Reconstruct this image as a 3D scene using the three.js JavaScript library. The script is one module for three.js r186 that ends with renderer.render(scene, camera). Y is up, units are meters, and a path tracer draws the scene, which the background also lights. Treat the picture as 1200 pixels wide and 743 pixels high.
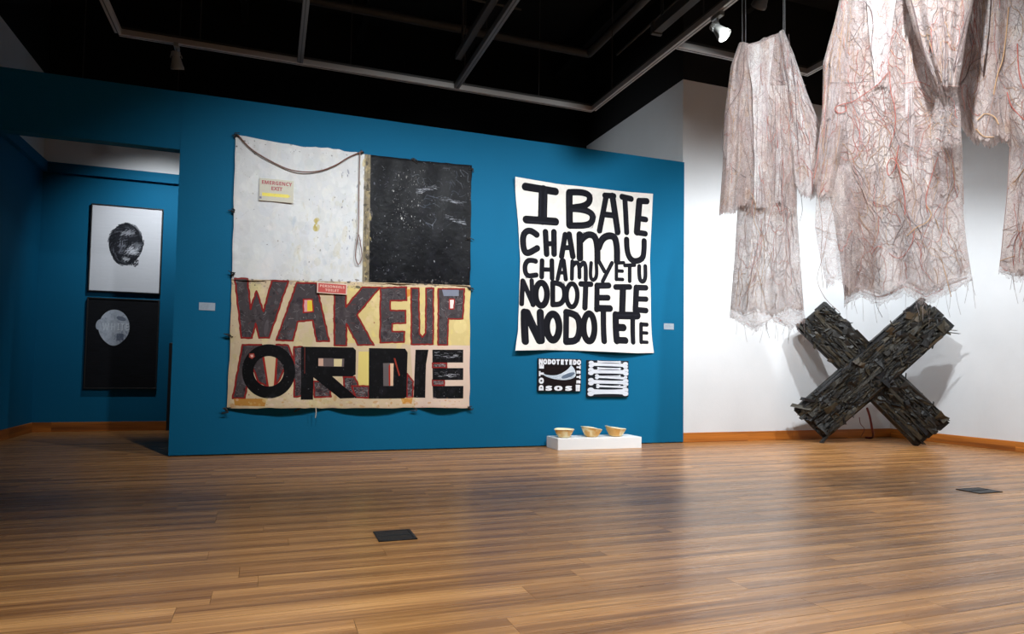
import * as THREE from 'three';
import { RoundedBoxGeometry } from 'three/addons/geometries/RoundedBoxGeometry.js';
import { mergeGeometries } from 'three/addons/utils/BufferGeometryUtils.js';

// ------------------------------------------------------------------ camera
const scene = new THREE.Scene();
scene.background = new THREE.Color(0x000000);
const F = 780.59, CY = 395.93, EYE = new THREE.Vector3(0.8447, 0.85, 6.7518);
const camera = new THREE.PerspectiveCamera(2 * Math.atan(371.5 / F) * 180 / Math.PI, 1200 / 743, 0.05, 60);
camera.position.copy(EYE);
camera.rotation.order = 'YXZ';
camera.rotation.set(0.04537, -0.34684, 0.01568);
camera.setViewOffset(1200, 743, 0, 371.5 - CY, 1200, 743);
camera.updateMatrixWorld(true);
const renderer = new THREE.WebGLRenderer({ antialias: true });
renderer.toneMapping = THREE.LinearToneMapping;
renderer.toneMappingExposure = 1.0;
renderer.shadowMap.enabled = true;

// spotlights of the room, floor-facing ones added as fill: [track x, z, target xyz, candela, cone half-angle deg, label]
const TRACK_Y = 3.663;
const SPOTS = [
  [1.02, 2.75, [1.15, 1.3, 0], 18, 47, 'dark track spotlight aimed at the four-part canvas from the second rail'],
  [2.53, 2.75, [2.4, 1.25, 0], 24, 54, 'dark track spotlight aimed at the black panel of the canvas'],
  [4.07, 3.0, [4.35, 1.1, 0], 36, 54, 'dark track spotlight aimed at the lettered banner'],
  [5.54, 2.35, [7.2, 0.6, 0.3], 26, 64, 'dark track spotlight aimed at the wooden cross along the rail'],
  [7.2, 2.2, [7.4, 0.5, 0.2], 21, 64, 'dark track spotlight facing the wooden cross from the last rail'],
  [5.54, 4.9, [8.76, 0.9, 3.2], 24, 38, 'dark track spotlight aimed at the white side wall'],
  [2.53, 5.4, [4.4, 1.9, 3.2], 56, 32, 'dark track spotlight aimed at the hanging robes'],
  [1.02, 5.4, [1.7, 0, 5.0], 30, 48, 'dark track spotlight pointing down at the bare floor'],  // unseen lamp added as general floor fill
  [-.471, 5.6, [-.1, 0, 4.9], 16, 44, 'dark track spotlight pointing down at the floor from the outermost rail'],  // unseen fill lamp added to brighten the near floor
  [4.07, 5.8, [3.9, 0, 5.0], 24, 55, 'dark track spotlight pointing down at the floor behind the robes'],  // another unseen lamp added for floor fill
];

// a photo pixel -> ray; its distance comes from the plane it lies on
const DIR = (u, v) => new THREE.Vector3((u - 600) / F, -(v - CY) / F, -1).applyEuler(camera.rotation);
const onZ = (u, v, z = 0) => { const d = DIR(u, v); return d.multiplyScalar((z - EYE.z) / d.z).add(EYE); };
const onY = (u, v, y = 0) => { const d = DIR(u, v); return d.multiplyScalar((y - EYE.y) / d.y).add(EYE); };

// ------------------------------------------------------------------ helpers
function rng(seed) { let a = seed >>> 0; return () => { a = (a + 0x6D2B79F5) | 0; let t = Math.imul(a ^ (a >>> 15), 1 | a); t = (t + Math.imul(t ^ (t >>> 7), 61 | t)) ^ t; return ((t ^ (t >>> 14)) >>> 0) / 4294967296; }; }
const lerp = (a, b, t) => a + (b - a) * t;
const taken = {};
function numbered(n) { const k = taken[n] = (taken[n] ?? -1) + 1; return k ? n + '_' + String(k).padStart(3, '0') : n; }
function put(o, name, parent) { o.name = parent ? name : numbered(name); (parent || scene).add(o); o.traverse(c => { if (c.isMesh) { c.castShadow = true; c.receiveShadow = true; } }); return o; }
function mesh(name, geo, mat, parent) { if (Array.isArray(geo)) geo = geo.length > 1 ? mergeGeometries(geo.map(g => { const q = g.index ? g.toNonIndexed() : g; for (const k of Object.keys(q.attributes)) if (!['position', 'normal', 'uv'].includes(k)) q.deleteAttribute(k); return q; })) : geo[0]; return put(new THREE.Mesh(geo, mat), name, parent); }
function thing(name, label, category, pos = [0, 0, 0], turn = 0, group) { const o = new THREE.Group(); o.position.set(...pos); o.rotation.y = turn; put(o, name); o.userData = { label, category }; if (group) o.userData.group = group; return o; }
function setting(name, label, category) { const o = new THREE.Group(); o.name = name; scene.add(o); o.userData = { label, category, kind: 'structure' }; return o; }
const tag = (o, label, category, group) => { o.userData = { label, category, ...(group ? { group } : {}) }; return o; };
function box(x0, x1, y0, y1, z0, z1, r = 0) {
  const w = x1 - x0, h = y1 - y0, d = z1 - z0;
  const g = r ? new RoundedBoxGeometry(w, h, d, 2, r) : new THREE.BoxGeometry(w, h, d);
  g.translate((x0 + x1) / 2, (y0 + y1) / 2, (z0 + z1) / 2); return g;
}
function boxUV(x0, x1, y0, y1, z0, z1) { // uv in metres
  const g = box(x0, x1, y0, y1, z0, z1), p = g.attributes.position, n = g.attributes.normal, uv = g.attributes.uv;
  for (let i = 0; i < p.count; i++) { const ax = Math.abs(n.getX(i)), ay = Math.abs(n.getY(i)); uv.setXY(i, ax > .5 ? p.getZ(i) : p.getX(i), ay > .5 ? p.getZ(i) : p.getY(i)); }
  return g;
}
function tube(pts, r, seg, rad = 6) { return new THREE.TubeGeometry(new THREE.CatmullRomCurve3(pts.map(p => p.isVector3 ? p : new THREE.Vector3(...p))), seg || pts.length * 6, r, rad, false); }
function rod(a, b, r, rad = 8) { a = new THREE.Vector3(...a); b = new THREE.Vector3(...b); const g = new THREE.CylinderGeometry(r, r, a.distanceTo(b), rad); g.applyQuaternion(new THREE.Quaternion().setFromUnitVectors(new THREE.Vector3(0, 1, 0), b.clone().sub(a).normalize())); const m = a.add(b).multiplyScalar(.5); g.translate(m.x, m.y, m.z); return g; }
function polyAt(p, t) { // point on a polyline by arc length
  let L = 0; const s = [0]; for (let i = 1; i < p.length; i++) { L += Math.hypot(p[i][0] - p[i - 1][0], p[i][1] - p[i - 1][1]); s.push(L); }
  const d = t * L; let i = 1; while (i < p.length - 1 && s[i] < d) i++;
  const k = (d - s[i - 1]) / (s[i] - s[i - 1] || 1); return [lerp(p[i - 1][0], p[i][0], k), lerp(p[i - 1][1], p[i][1], k)];
}
function coons(Lf, Rt, T, B) { // four boundary polylines -> (s, v) -> point
  return (s, v) => { const l = polyAt(Lf, v), r = polyAt(Rt, v), t = polyAt(T, s), b = polyAt(B, s), c00 = Lf[0], c01 = Lf[Lf.length - 1], c10 = Rt[0], c11 = Rt[Rt.length - 1];
    return [0, 1].map(k => (1 - s) * l[k] + s * r[k] + (1 - v) * t[k] + v * b[k] - ((1 - s) * (1 - v) * c00[k] + s * (1 - v) * c10[k] + (1 - s) * v * c01[k] + s * v * c11[k])); };
}
// noise
const NR = rng(77), NT = Array.from({ length: 4096 }, NR);
const h2 = (x, y) => NT[((x * 374761 + y * 668265 + (x ^ y) * 97) & 0x7fffffff) % 4096];
function vn(x, y, px = 0, py = 0) { const xi = Math.floor(x), yi = Math.floor(y), fx = x - xi, fy = y - yi, m = (a, n) => n ? ((a % n) + n) % n : a; const u = fx * fx * (3 - 2 * fx), w = fy * fy * (3 - 2 * fy); const X0 = m(xi, px), X1 = m(xi + 1, px), Y0 = m(yi, py), Y1 = m(yi + 1, py); return lerp(lerp(h2(X0, Y0), h2(X1, Y0), u), lerp(h2(X0, Y1), h2(X1, Y1), u), w); }
const fbm = (x, y, o = 4, px = 0, py = 0) => { let s = 0, a = .5, t = 0; for (let i = 0; i < o; i++) { s += a * vn(x, y, px, py); t += a; a *= .5; x *= 2; y *= 2; px *= 2; py *= 2; } return s / t; };
function dataTex(w, h, fn, srgb = true) { const d = new Uint8Array(w * h * 4); for (let y = 0; y < h; y++) for (let x = 0; x < w; x++) { const c = fn(x / w, y / h, x, y), i = (y * w + x) * 4; for (let k = 0; k < 3; k++) d[i + k] = Math.max(0, Math.min(255, (Array.isArray(c) ? c[k] : c) * 255)); d[i + 3] = 255; } const t = new THREE.DataTexture(d, w, h); t.wrapS = t.wrapT = THREE.RepeatWrapping; t.magFilter = THREE.LinearFilter; t.minFilter = THREE.LinearMipmapLinearFilter; t.generateMipmaps = true; if (srgb) t.colorSpace = THREE.SRGBColorSpace; t.needsUpdate = true; return t; }
function paint(w, h, fn, srgb = true) { const c = document.createElement('canvas'); c.width = w; c.height = h; const g = c.getContext('2d'); fn(g, w, h); const t = new THREE.CanvasTexture(c); if (srgb) t.colorSpace = THREE.SRGBColorSpace; t.anisotropy = 8; return t; }
const std = (color, roughness = .8, more = {}) => new THREE.MeshStandardMaterial({ color, roughness, ...more });
const rep = (t, x, y) => { const c = t.clone(); c.wrapS = c.wrapT = THREE.RepeatWrapping; c.repeat.set(x, y); c.needsUpdate = true; return c; };

// ------------------------------------------------------------------ surfaces
const grainy = dataTex(256, 256, (u, v) => .5 + .5 * (fbm(u * 32, v * 32, 3, 32, 32) - .5) * 1.6, false);
const wallTone = dataTex(256, 256, (u, v) => { const k = .955 + .075 * (fbm(u * 4, v * 4, 4, 4, 4) - .25); return [k, k, k]; });
const wallMat = (c, rough = .6, sp = .5) => new THREE.MeshPhysicalMaterial({ color: c, roughness: rough, specularIntensity: sp, map: rep(wallTone, .4, .4), bumpMap: rep(grainy, 3, 3), bumpScale: .0006 });
const M = {
  blue: wallMat(new THREE.Color().setRGB(.0012, .118, .24), .7, .3),
  white: wallMat(new THREE.Color().setRGB(.79, .80, .82), .6),
  black: wallMat(new THREE.Color().setRGB(.011, .011, .012), .8),
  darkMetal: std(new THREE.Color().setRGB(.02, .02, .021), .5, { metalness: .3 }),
  railGrey: std(new THREE.Color().setRGB(.34, .33, .32), .5, { metalness: .2 }),
  railMid: std(new THREE.Color().setRGB(.1, .098, .095), .5, { metalness: .2 }),
  railDark: std(new THREE.Color().setRGB(.035, .034, .033), .6),
  wire: std(new THREE.Color().setRGB(.5, .5, .52), .5),
  frame: std(new THREE.Color().setRGB(.012, .012, .013), .45),
};
const woodTex = (seed, base, vary, len) => { const r = rng(seed), o = r() * 50; return dataTex(512, 128, (u, v) => {
  const f = fbm(u * 3 + o, v * 14 + o, 3), s = fbm(u * 7 + o, v * 60 + o, 2), b = fbm(u * .9 + o, v * 4.5 + o * 2, 2);
  const k = 1 + vary * ((f - .5) * .8 + (s - .5) * .45 + (b - .5) * 1.5);
  return base.map((c, i) => c * Math.pow(Math.max(k, .2), 1 + .25 * i)); }); };
const plankTones = [[.635, .437, .252], [.615, .42, .238], [.65, .452, .265], [.63, .434, .25], [.605, .41, .233], [.642, .446, .258], [.62, .427, .243], [.66, .46, .272]];
// each board shows two strips of different tone along its length
const strips = (seed, base) => { const r = rng(seed), o = r() * 50, d = (r() < .5 ? -1 : 1) * (.05 + .05 * r()), e = (r() - .5) * .1; return dataTex(512, 128, (u, v) => { const f = fbm(u * 3 + o, v * 12 + o, 3), s = fbm(u * 6 + o, v * 50 + o, 2), b = fbm(u * .8 + o, v * 3 + o * 2, 2), cut = .5 + .16 * (fbm(u * 2 + o, 3.3, 2) - .5) + e, t = Math.max(-1, Math.min(1, (v - cut) * 16)); const k = 1 + d * t + .44 * (f - .5) + .2 * (s - .5) + .3 * (b - .5); return base.map((c, i) => c * Math.pow(Math.max(k, .3), 1 + .2 * i)); }); };
const plankRough = dataTex(256, 64, (u, v) => .5 + .22 * (fbm(u * 6, v * 20, 3) - .5), false);
const plankMats = plankTones.map((b, i) => new THREE.MeshPhysicalMaterial({ map: strips(31 + i * 7, b), roughness: .6, roughnessMap: plankRough, bumpMap: plankRough, bumpScale: .0004, specularIntensity: 1 }));
const baseWood = std(new THREE.Color(1, 1, 1), .42, { map: woodTex(9, [.60, .34, .12], .45) });

// ------------------------------------------------------------------ the room
const XL = -1.81, XR = 8.76, ZB = -2.67, ZF = 10.2, W = 5.457, H = 3.359, H2 = 4.39, YC = 5.7, ZW = -.03;
const PW = .145, PL = 1.5;
{
  const fl = setting('floor', 'brown wood plank floor of the gallery', 'floor');
  mesh('subfloor', box(XL - .2, XR + .2, -.16, -.012, ZB - .2, ZF + .2), std(0x1a120c, .9), fl);
  const r = rng(5), rest = plankTones.map(() => []);
  const cache = {};
  let row = 0;
  for (let z = ZB; z < ZF; z += PW, row++) {
    let x = XL - r() * PL;
    while (x < XR) {
      const a = Math.max(x, XL), b = Math.min(x + PL, XR), z1 = Math.min(z + PW, ZF); x += PL;
      if (b - a < .03) continue;
      const t = Math.floor(r() * plankMats.length), inView = (() => { if (z < 2.1 || z > 6) return false; const p = new THREE.Vector3((a + b) / 2, 0, z + PW / 2); for (const px of [a, (a + b) / 2, b]) { p.set(px, 0, z + PW / 2).project(camera); if (p.z < 1 && Math.abs(p.x) < 1.02 && p.y > -1.04 && p.y < 1) return true; } return false; })();
      const key = (b - a).toFixed(3) + '_' + (z1 - z).toFixed(3);
      let g = cache[key];
      if (!g) { g = box(-(b - a) / 2, (b - a) / 2, -.012, 0, -(z1 - z) / 2, (z1 - z) / 2); const w = (b - a) / 2, d = (z1 - z) / 2, p = g.attributes.position;
        for (let i = 0; i < p.count; i++) if (p.getY(i) > -.001) { p.setX(i, p.getX(i) * (1 - .0006 / w)); p.setZ(i, p.getZ(i) * (1 - .0007 / d)); } cache[key] = g; }
      if (inView) { const m = mesh('plank', g, plankMats[t], fl); m.position.set((a + b) / 2, 0, (z + z1) / 2); }
      else { const q = g.clone().toNonIndexed(); q.translate((a + b) / 2, 0, (z + z1) / 2); rest[t].push(q); }
    }
  }
  rest.forEach((gs, i) => { if (gs.length) { const m = mesh('far_planks', mergeGeometries(gs), plankMats[i], fl); m.userData.kind = 'stuff'; } });
}
{
  const c = setting('ceiling', 'black open ceiling with dark joists', 'ceiling');
  mesh('deck', boxUV(XL - .2, XR + .2, YC, YC + .15, ZB - .2, ZF + .2), M.black, c);
  for (let x = XL + .7; x < XR; x += 1.5) mesh('joist', box(x - .04, x + .04, YC - .3, YC, ZB, ZF), M.black, c);
}
function bands(name, label, list) { const w = setting(name, label, 'wall'); for (const [part, m, ...b] of list) mesh(part, boxUV(...b), m, w); return w; }
bands('wall_left', 'blue side wall with white and black upper bands', [['blue_band', M.blue, XL - .15, XL, 0, 3.13, ZB - .15, ZF], ['white_band', M.white, XL - .15, XL, 3.13, 4.3, ZB - .15, ZF], ['black_band', M.black, XL - .15, XL, 4.3, YC, ZB - .15, ZF]]);
bands('wall_back', 'blue back wall behind the opening with paintings', [['blue_band', M.blue, XL, W, 0, 3.13, ZB - .15, ZB], ['white_band', M.white, XL, W, 3.13, 4.3, ZB - .15, ZB], ['black_band', M.black, XL, W, 4.3, YC, ZB - .15, ZB]]);
bands('wall_alcove', 'white wall meeting the blue partition', [['white_band', M.white, W, XR, 0, H2, ZW - .15, ZW], ['black_band', M.black, W, XR, H2, YC, ZW - .15, ZW], ['return_white', M.white, W, W + .15, 0, H2, ZB - .15, ZW - .15], ['return_black', M.black, W, W + .15, H2, YC, ZB - .15, ZW - .15]]);
bands('wall_right', 'white side wall behind the hanging robes', [['white_band', M.white, XR, XR + .15, 0, H2, ZW - .15, ZF], ['black_band', M.black, XR, XR + .15, H2, YC, ZW - .15, ZF]]);
bands('wall_rear', 'white wall closing the gallery', [['white_band', M.white, XL, XR, 0, H2, ZF, ZF + .15], ['black_band', M.black, XL, XR, H2, YC, ZF, ZF + .15]]);
bands('wall_partition', 'large blue partition wall carrying the text works', [['panel', M.blue, 0, W, .012, H, -.13, 0], ['shadow_strip', M.darkMetal, .01, W, 0, .012, -.12, -.012]]);  // the dark strip stands in for the shadow gap under the panel
bands('wall_header', 'blue beam over the opening beside the partition', [['panel', M.blue, XL, 0, 2.818, H, -.13, -.006]]);
function trim(name, label, list, m) { const t = setting(name, label, 'trim'); list.forEach(b => mesh('rail', boxUV(...b), m, t)); return t; }
trim('trim_1', 'blue picture rail along the back and left walls', [[XL, W, 3.13, 3.25, ZB, ZB + .06], [XL, XL + .06, 3.13, 3.25, ZB + .06, -.2]], M.blue);
function skirting(name, label, list) { const t = setting(name, label, 'baseboard'); for (const [x0, x1, z0, z1] of list) { const alongX = x1 - x0 > z1 - z0, L = Math.max(x1 - x0, z1 - z0), n = Math.ceil(L / 2.2); for (let i = 0; i < n; i++) { const a = i / n, b = (i + 1) / n, g = alongX ? box(lerp(x0, x1, a) + .001, lerp(x0, x1, b) - .001, 0, .115, z0, z1, .004) : box(x0, x1, 0, .115, lerp(z0, z1, a) + .001, lerp(z0, z1, b) - .001, .004);
  const p = g.attributes.position, uv = g.attributes.uv; for (let k = 0; k < p.count; k++) uv.setXY(k, (alongX ? p.getX(k) : p.getZ(k)) / 1.6, (p.getY(k) + (alongX ? p.getZ(k) : p.getX(k))) / .4); mesh('board', g, baseWood, t); } } }
skirting('baseboard_alcove', 'orange brown wooden baseboard under the white wall', [[W + .002, XR, ZW, ZW + .018]]);
skirting('baseboard_right', 'orange brown wooden baseboard along the white side wall', [[XR - .018, XR, ZW + .018, ZF]]);
skirting('baseboard_back', 'orange brown baseboard under the two paintings', [[XL, W, ZB, ZB + .018]]);
skirting('baseboard_left', 'orange brown baseboard along the blue side wall', [[XL, XL + .018, ZB + .018, ZF]]);

// ------------------------------------------------------------------ light tracks, lamps, ceiling pipes
function track(label, a, b, hangers, dark) {
  const t = thing('light_track', label, 'light track', [a[0], TRACK_Y, a[1]], 0, 'ceiling light tracks');
  const dx = b[0] - a[0], dz = b[1] - a[1], m = dark ? M.railDark : M.railGrey;
  const rail = (w, y0, y1) => dx ? box(0, dx, y0, y1, -w, w, .004) : box(-w, w, y0, y1, 0, dz, .004);
  mesh('rail', rail(.026, 0, .05), dark ? M.railMid : M.railGrey, t); mesh('cover_channel', rail(.018, .05, .075), M.railDark, t);
  mesh('conductor_slot', rail(.005, -.002, .001), M.railDark, t);
  for (const k of hangers) mesh('hanger_rod', rod([dx * k, .07, dz * k], [dx * k, YC - TRACK_Y, dz * k], .005, 6), M.railDark, t);
  return t;
}
track('grey light track running above the blue partition', [-.471, .302], [4.071, .302], [.14, .43, .68, .86]);
track('grey light track meeting the partition track at its end nearest the opening', [-.471, .33], [-.471, 8.5], [.3, .7]);
track('grey light track crossing above the four-part canvas', [1.02, .33], [1.02, 8.5], [.3, .7], true);
track('grey light track between the canvas and the banner', [2.53, .33], [2.53, 8.5], [.12, .3, .7], true);
track('grey light track above the banner carrying the lit spotlight', [4.071, .33], [4.071, 8.5], [.05, .24, .7]);
track('grey short light track in front of the white wall', [4.1, 1.875], [5.51, 1.875], [.5]);
track('grey light track leading over the robes from the short track', [5.54, 1.849], [5.54, 8.5], [.3, .7]);
track('grey light track above the wooden cross', [7.2, 2.2], [7.2, 8.5], [.3, .7]);
function pipe(label, pts, r, cat = 'pipe') { const o = mesh('ceiling_pipe', [rod(pts[0], pts[1], r, 10)], M.railDark); return tag(o, label, cat, 'ceiling pipes'); }
{
  const a = onY(690, 63, 4.75), b = onY(400, 3, 4.75);
  const zz = a.z;
  pipe('dark ceiling pipe running behind the partition track', [[XL, 4.75, zz], [a.x, 4.75, zz]], .05);
  pipe('dark ceiling pipe turning forward beside the banner track', [[a.x, 4.75, zz], [a.x, 4.75, 9]], .05);
  pipe('thin dark conduit beside the forward ceiling pipe', [[a.x + .28, 4.7, zz + .2], [a.x + .28, 4.7, 9]], .015);
  pipe('thin dark conduit crossing above the partition', [[XL, 4.6, zz + .9], [3.2, 4.6, zz + .9]], .012);
  const d = thing('ceiling_channel', 'dark square channel hung just above the banner light track', 'channel', [3.96, 3.82, 1.75]);
  mesh('channel', box(-.04, .04, 0, .09, 0, 6, .006), M.railDark, d); mesh('hanger_rod', rod([0, .08, .1], [0, YC - 3.82, .1], .012, 8), M.railDark, d); mesh('end_bracket', box(-.05, .05, -.012, .1, -.01, .03, .004), M.railDark, d);
  const d2 = thing('ceiling_channel', 'dark square channel above the track between canvas and banner', 'channel', [2.44, 3.78, .7]);
  mesh('channel', box(-.03, .03, 0, .06, 0, 7, .006), M.railDark, d2); mesh('hanger_rod', rod([0, .05, .15], [0, YC - 3.78, .15], .012, 8), M.railDark, d2);
}
const lensOn = (e) => new THREE.MeshStandardMaterial({ color: 0xffffff, emissive: new THREE.Color(1, .99, .97), emissiveIntensity: e, roughness: .3 });
const LENS = lensOn(4), LENS_OFF = std(new THREE.Color().setRGB(.1, .1, .1), .2);
const lampBody = std(new THREE.Color().setRGB(.1, .1, .1), .45, { metalness: .4 }), lampPale = std(new THREE.Color().setRGB(.2, .2, .19), .4, { metalness: .3 });
function lamp(x, z, target, cd, half, label, pale) {
  const o = thing('track_spotlight', label, 'spotlight', [x, TRACK_Y - .004, z], 0, 'track spotlights'), m = pale ? lampPale : lampBody;
  mesh('adapter', box(-.02, .02, -.035, 0, -.06, .06, .005), m, o);
  mesh('stem', rod([0, -.085, 0], [0, -.03, 0], .009), m, o);
  const head = new THREE.Group(); head.position.set(0, -.12, 0); put(head, 'head', o);
  const dir = new THREE.Vector3(...target).sub(new THREE.Vector3(x, TRACK_Y - .124, z)).normalize();
  head.quaternion.setFromUnitVectors(new THREE.Vector3(0, -1, 0), dir);
  const body = new THREE.LatheGeometry([[0, .06], [.028, .06], [.034, .052], [.034, .02], [.03, .012], [.036, 0], [.05, -.06], [.056, -.072], [.056, -.092], [.05, -.092], [.048, -.078], [0, -.078]].map(p => new THREE.Vector2(...p)), 24);
  mesh('housing', body, m, head);
  mesh('yoke', [new THREE.TorusGeometry(.046, .006, 6, 16, Math.PI)], m, head);
  for (let i = 0; i < 4; i++) { const f = mesh('cooling_fin', new THREE.CylinderGeometry(.039, .039, .004, 20), m, head); f.position.y = .024 + i * .009; }
  const lens = mesh('lens', new THREE.CylinderGeometry(.047, .047, .006, 24), cd ? LENS : LENS_OFF, head); lens.position.y = -.082;
  if (cd) {
    const s = new THREE.SpotLight(new THREE.Color(.91, .968, 1), cd, 0, half * Math.PI / 180, 1, 2);
    s.position.set(x, TRACK_Y - .124, z).addScaledVector(dir, .1); s.target.position.set(...target); s.castShadow = true; s.shadow.radius = 1.6; s.shadow.mapSize.set(1024, 1024); s.shadow.bias = -.0005;
    s.name = 'spot_light'; scene.add(s, s.target);
  }
  return o;
}
SPOTS.forEach(s => lamp(...s));
lamp(4.071, 2.47, [5.0, 1.4, 3.9], 22, 30, 'lit grey track spotlight beside the hanging robes', true);
lamp(-.02, .302, [0.25, 1.0, -.6], 0, 20, 'unlit grey track spotlight above the blue partition', true);
// the corner room behind the partition has a lamp of its own, on a short ceiling rail hidden by the beam
{ const t = thing('light_track', 'grey light track in the corner room behind the opening', 'light track', [-1.2, TRACK_Y, -1.25], 0, 'ceiling light tracks');
  mesh('rail', box(0, 2.2, 0, .05, -.026, .026, .004), M.railGrey, t); mesh('hanger_rod', rod([1, .05, 0], [1, YC - TRACK_Y, 0], .005, 6), M.railDark, t); mesh('hanger_rod', rod([.1, .05, 0], [.1, YC - TRACK_Y, 0], .005, 6), M.railDark, t);
  lamp(-.25, -1.25, [-.55, 2.15, ZB], 12, 46, 'track spotlight aimed at the two head paintings'); lamp(.9, -1.25, [W, 3.4, -1.2], 10, 24, 'added unseen spotlight aimed over the partition at the white return wall'); }  // second lamp is unseen, added to brighten the return wall

// ------------------------------------------------------------------ cloth sheet with thickness
function sheet(at, zf, th, nu, nv, uvf) { // at(s, v) -> [x, y]; zf(s, v) front z; uvf(x, y)
  const pos = [], uv = [], idx = [];
  for (const k of [0, 1]) for (let j = 0; j <= nv; j++) for (let i = 0; i <= nu; i++) { const s = i / nu, v = j / nv, [x, y] = at(s, v); pos.push(x, y, zf(s, v) - k * th); uv.push(...uvf(x, y)); }
  const N = (nu + 1) * (nv + 1), id = (k, i, j) => k * N + j * (nu + 1) + i;
  for (let j = 0; j < nv; j++) for (let i = 0; i < nu; i++) { const a = id(0, i, j), b = id(0, i + 1, j), c = id(0, i + 1, j + 1), d = id(0, i, j + 1); idx.push(a, d, b, b, d, c); idx.push(a + N, b + N, d + N, b + N, c + N, d + N); }
  const wall = (a, b) => idx.push(a, b, a + N, b, b + N, a + N);
  for (let i = 0; i < nu; i++) { wall(id(0, i, 0), id(0, i + 1, 0)); wall(id(0, i + 1, nv), id(0, i, nv)); }
  for (let j = 0; j < nv; j++) { wall(id(0, 0, j + 1), id(0, 0, j)); wall(id(0, nu, j), id(0, nu, j + 1)); }
  const g = new THREE.BufferGeometry(); g.setAttribute('position', new THREE.Float32BufferAttribute(pos, 3)); g.setAttribute('uv', new THREE.Float32BufferAttribute(uv, 2)); g.setIndex(idx); g.computeVertexNormals(); return g;
}
const wallPt = (u, v) => { const p = onZ(u, v, 0); return [p.x, p.y]; };
const crop = (x0, y0, sc) => (x, y) => [x0 + x / sc, y0 + y / sc];

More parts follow.
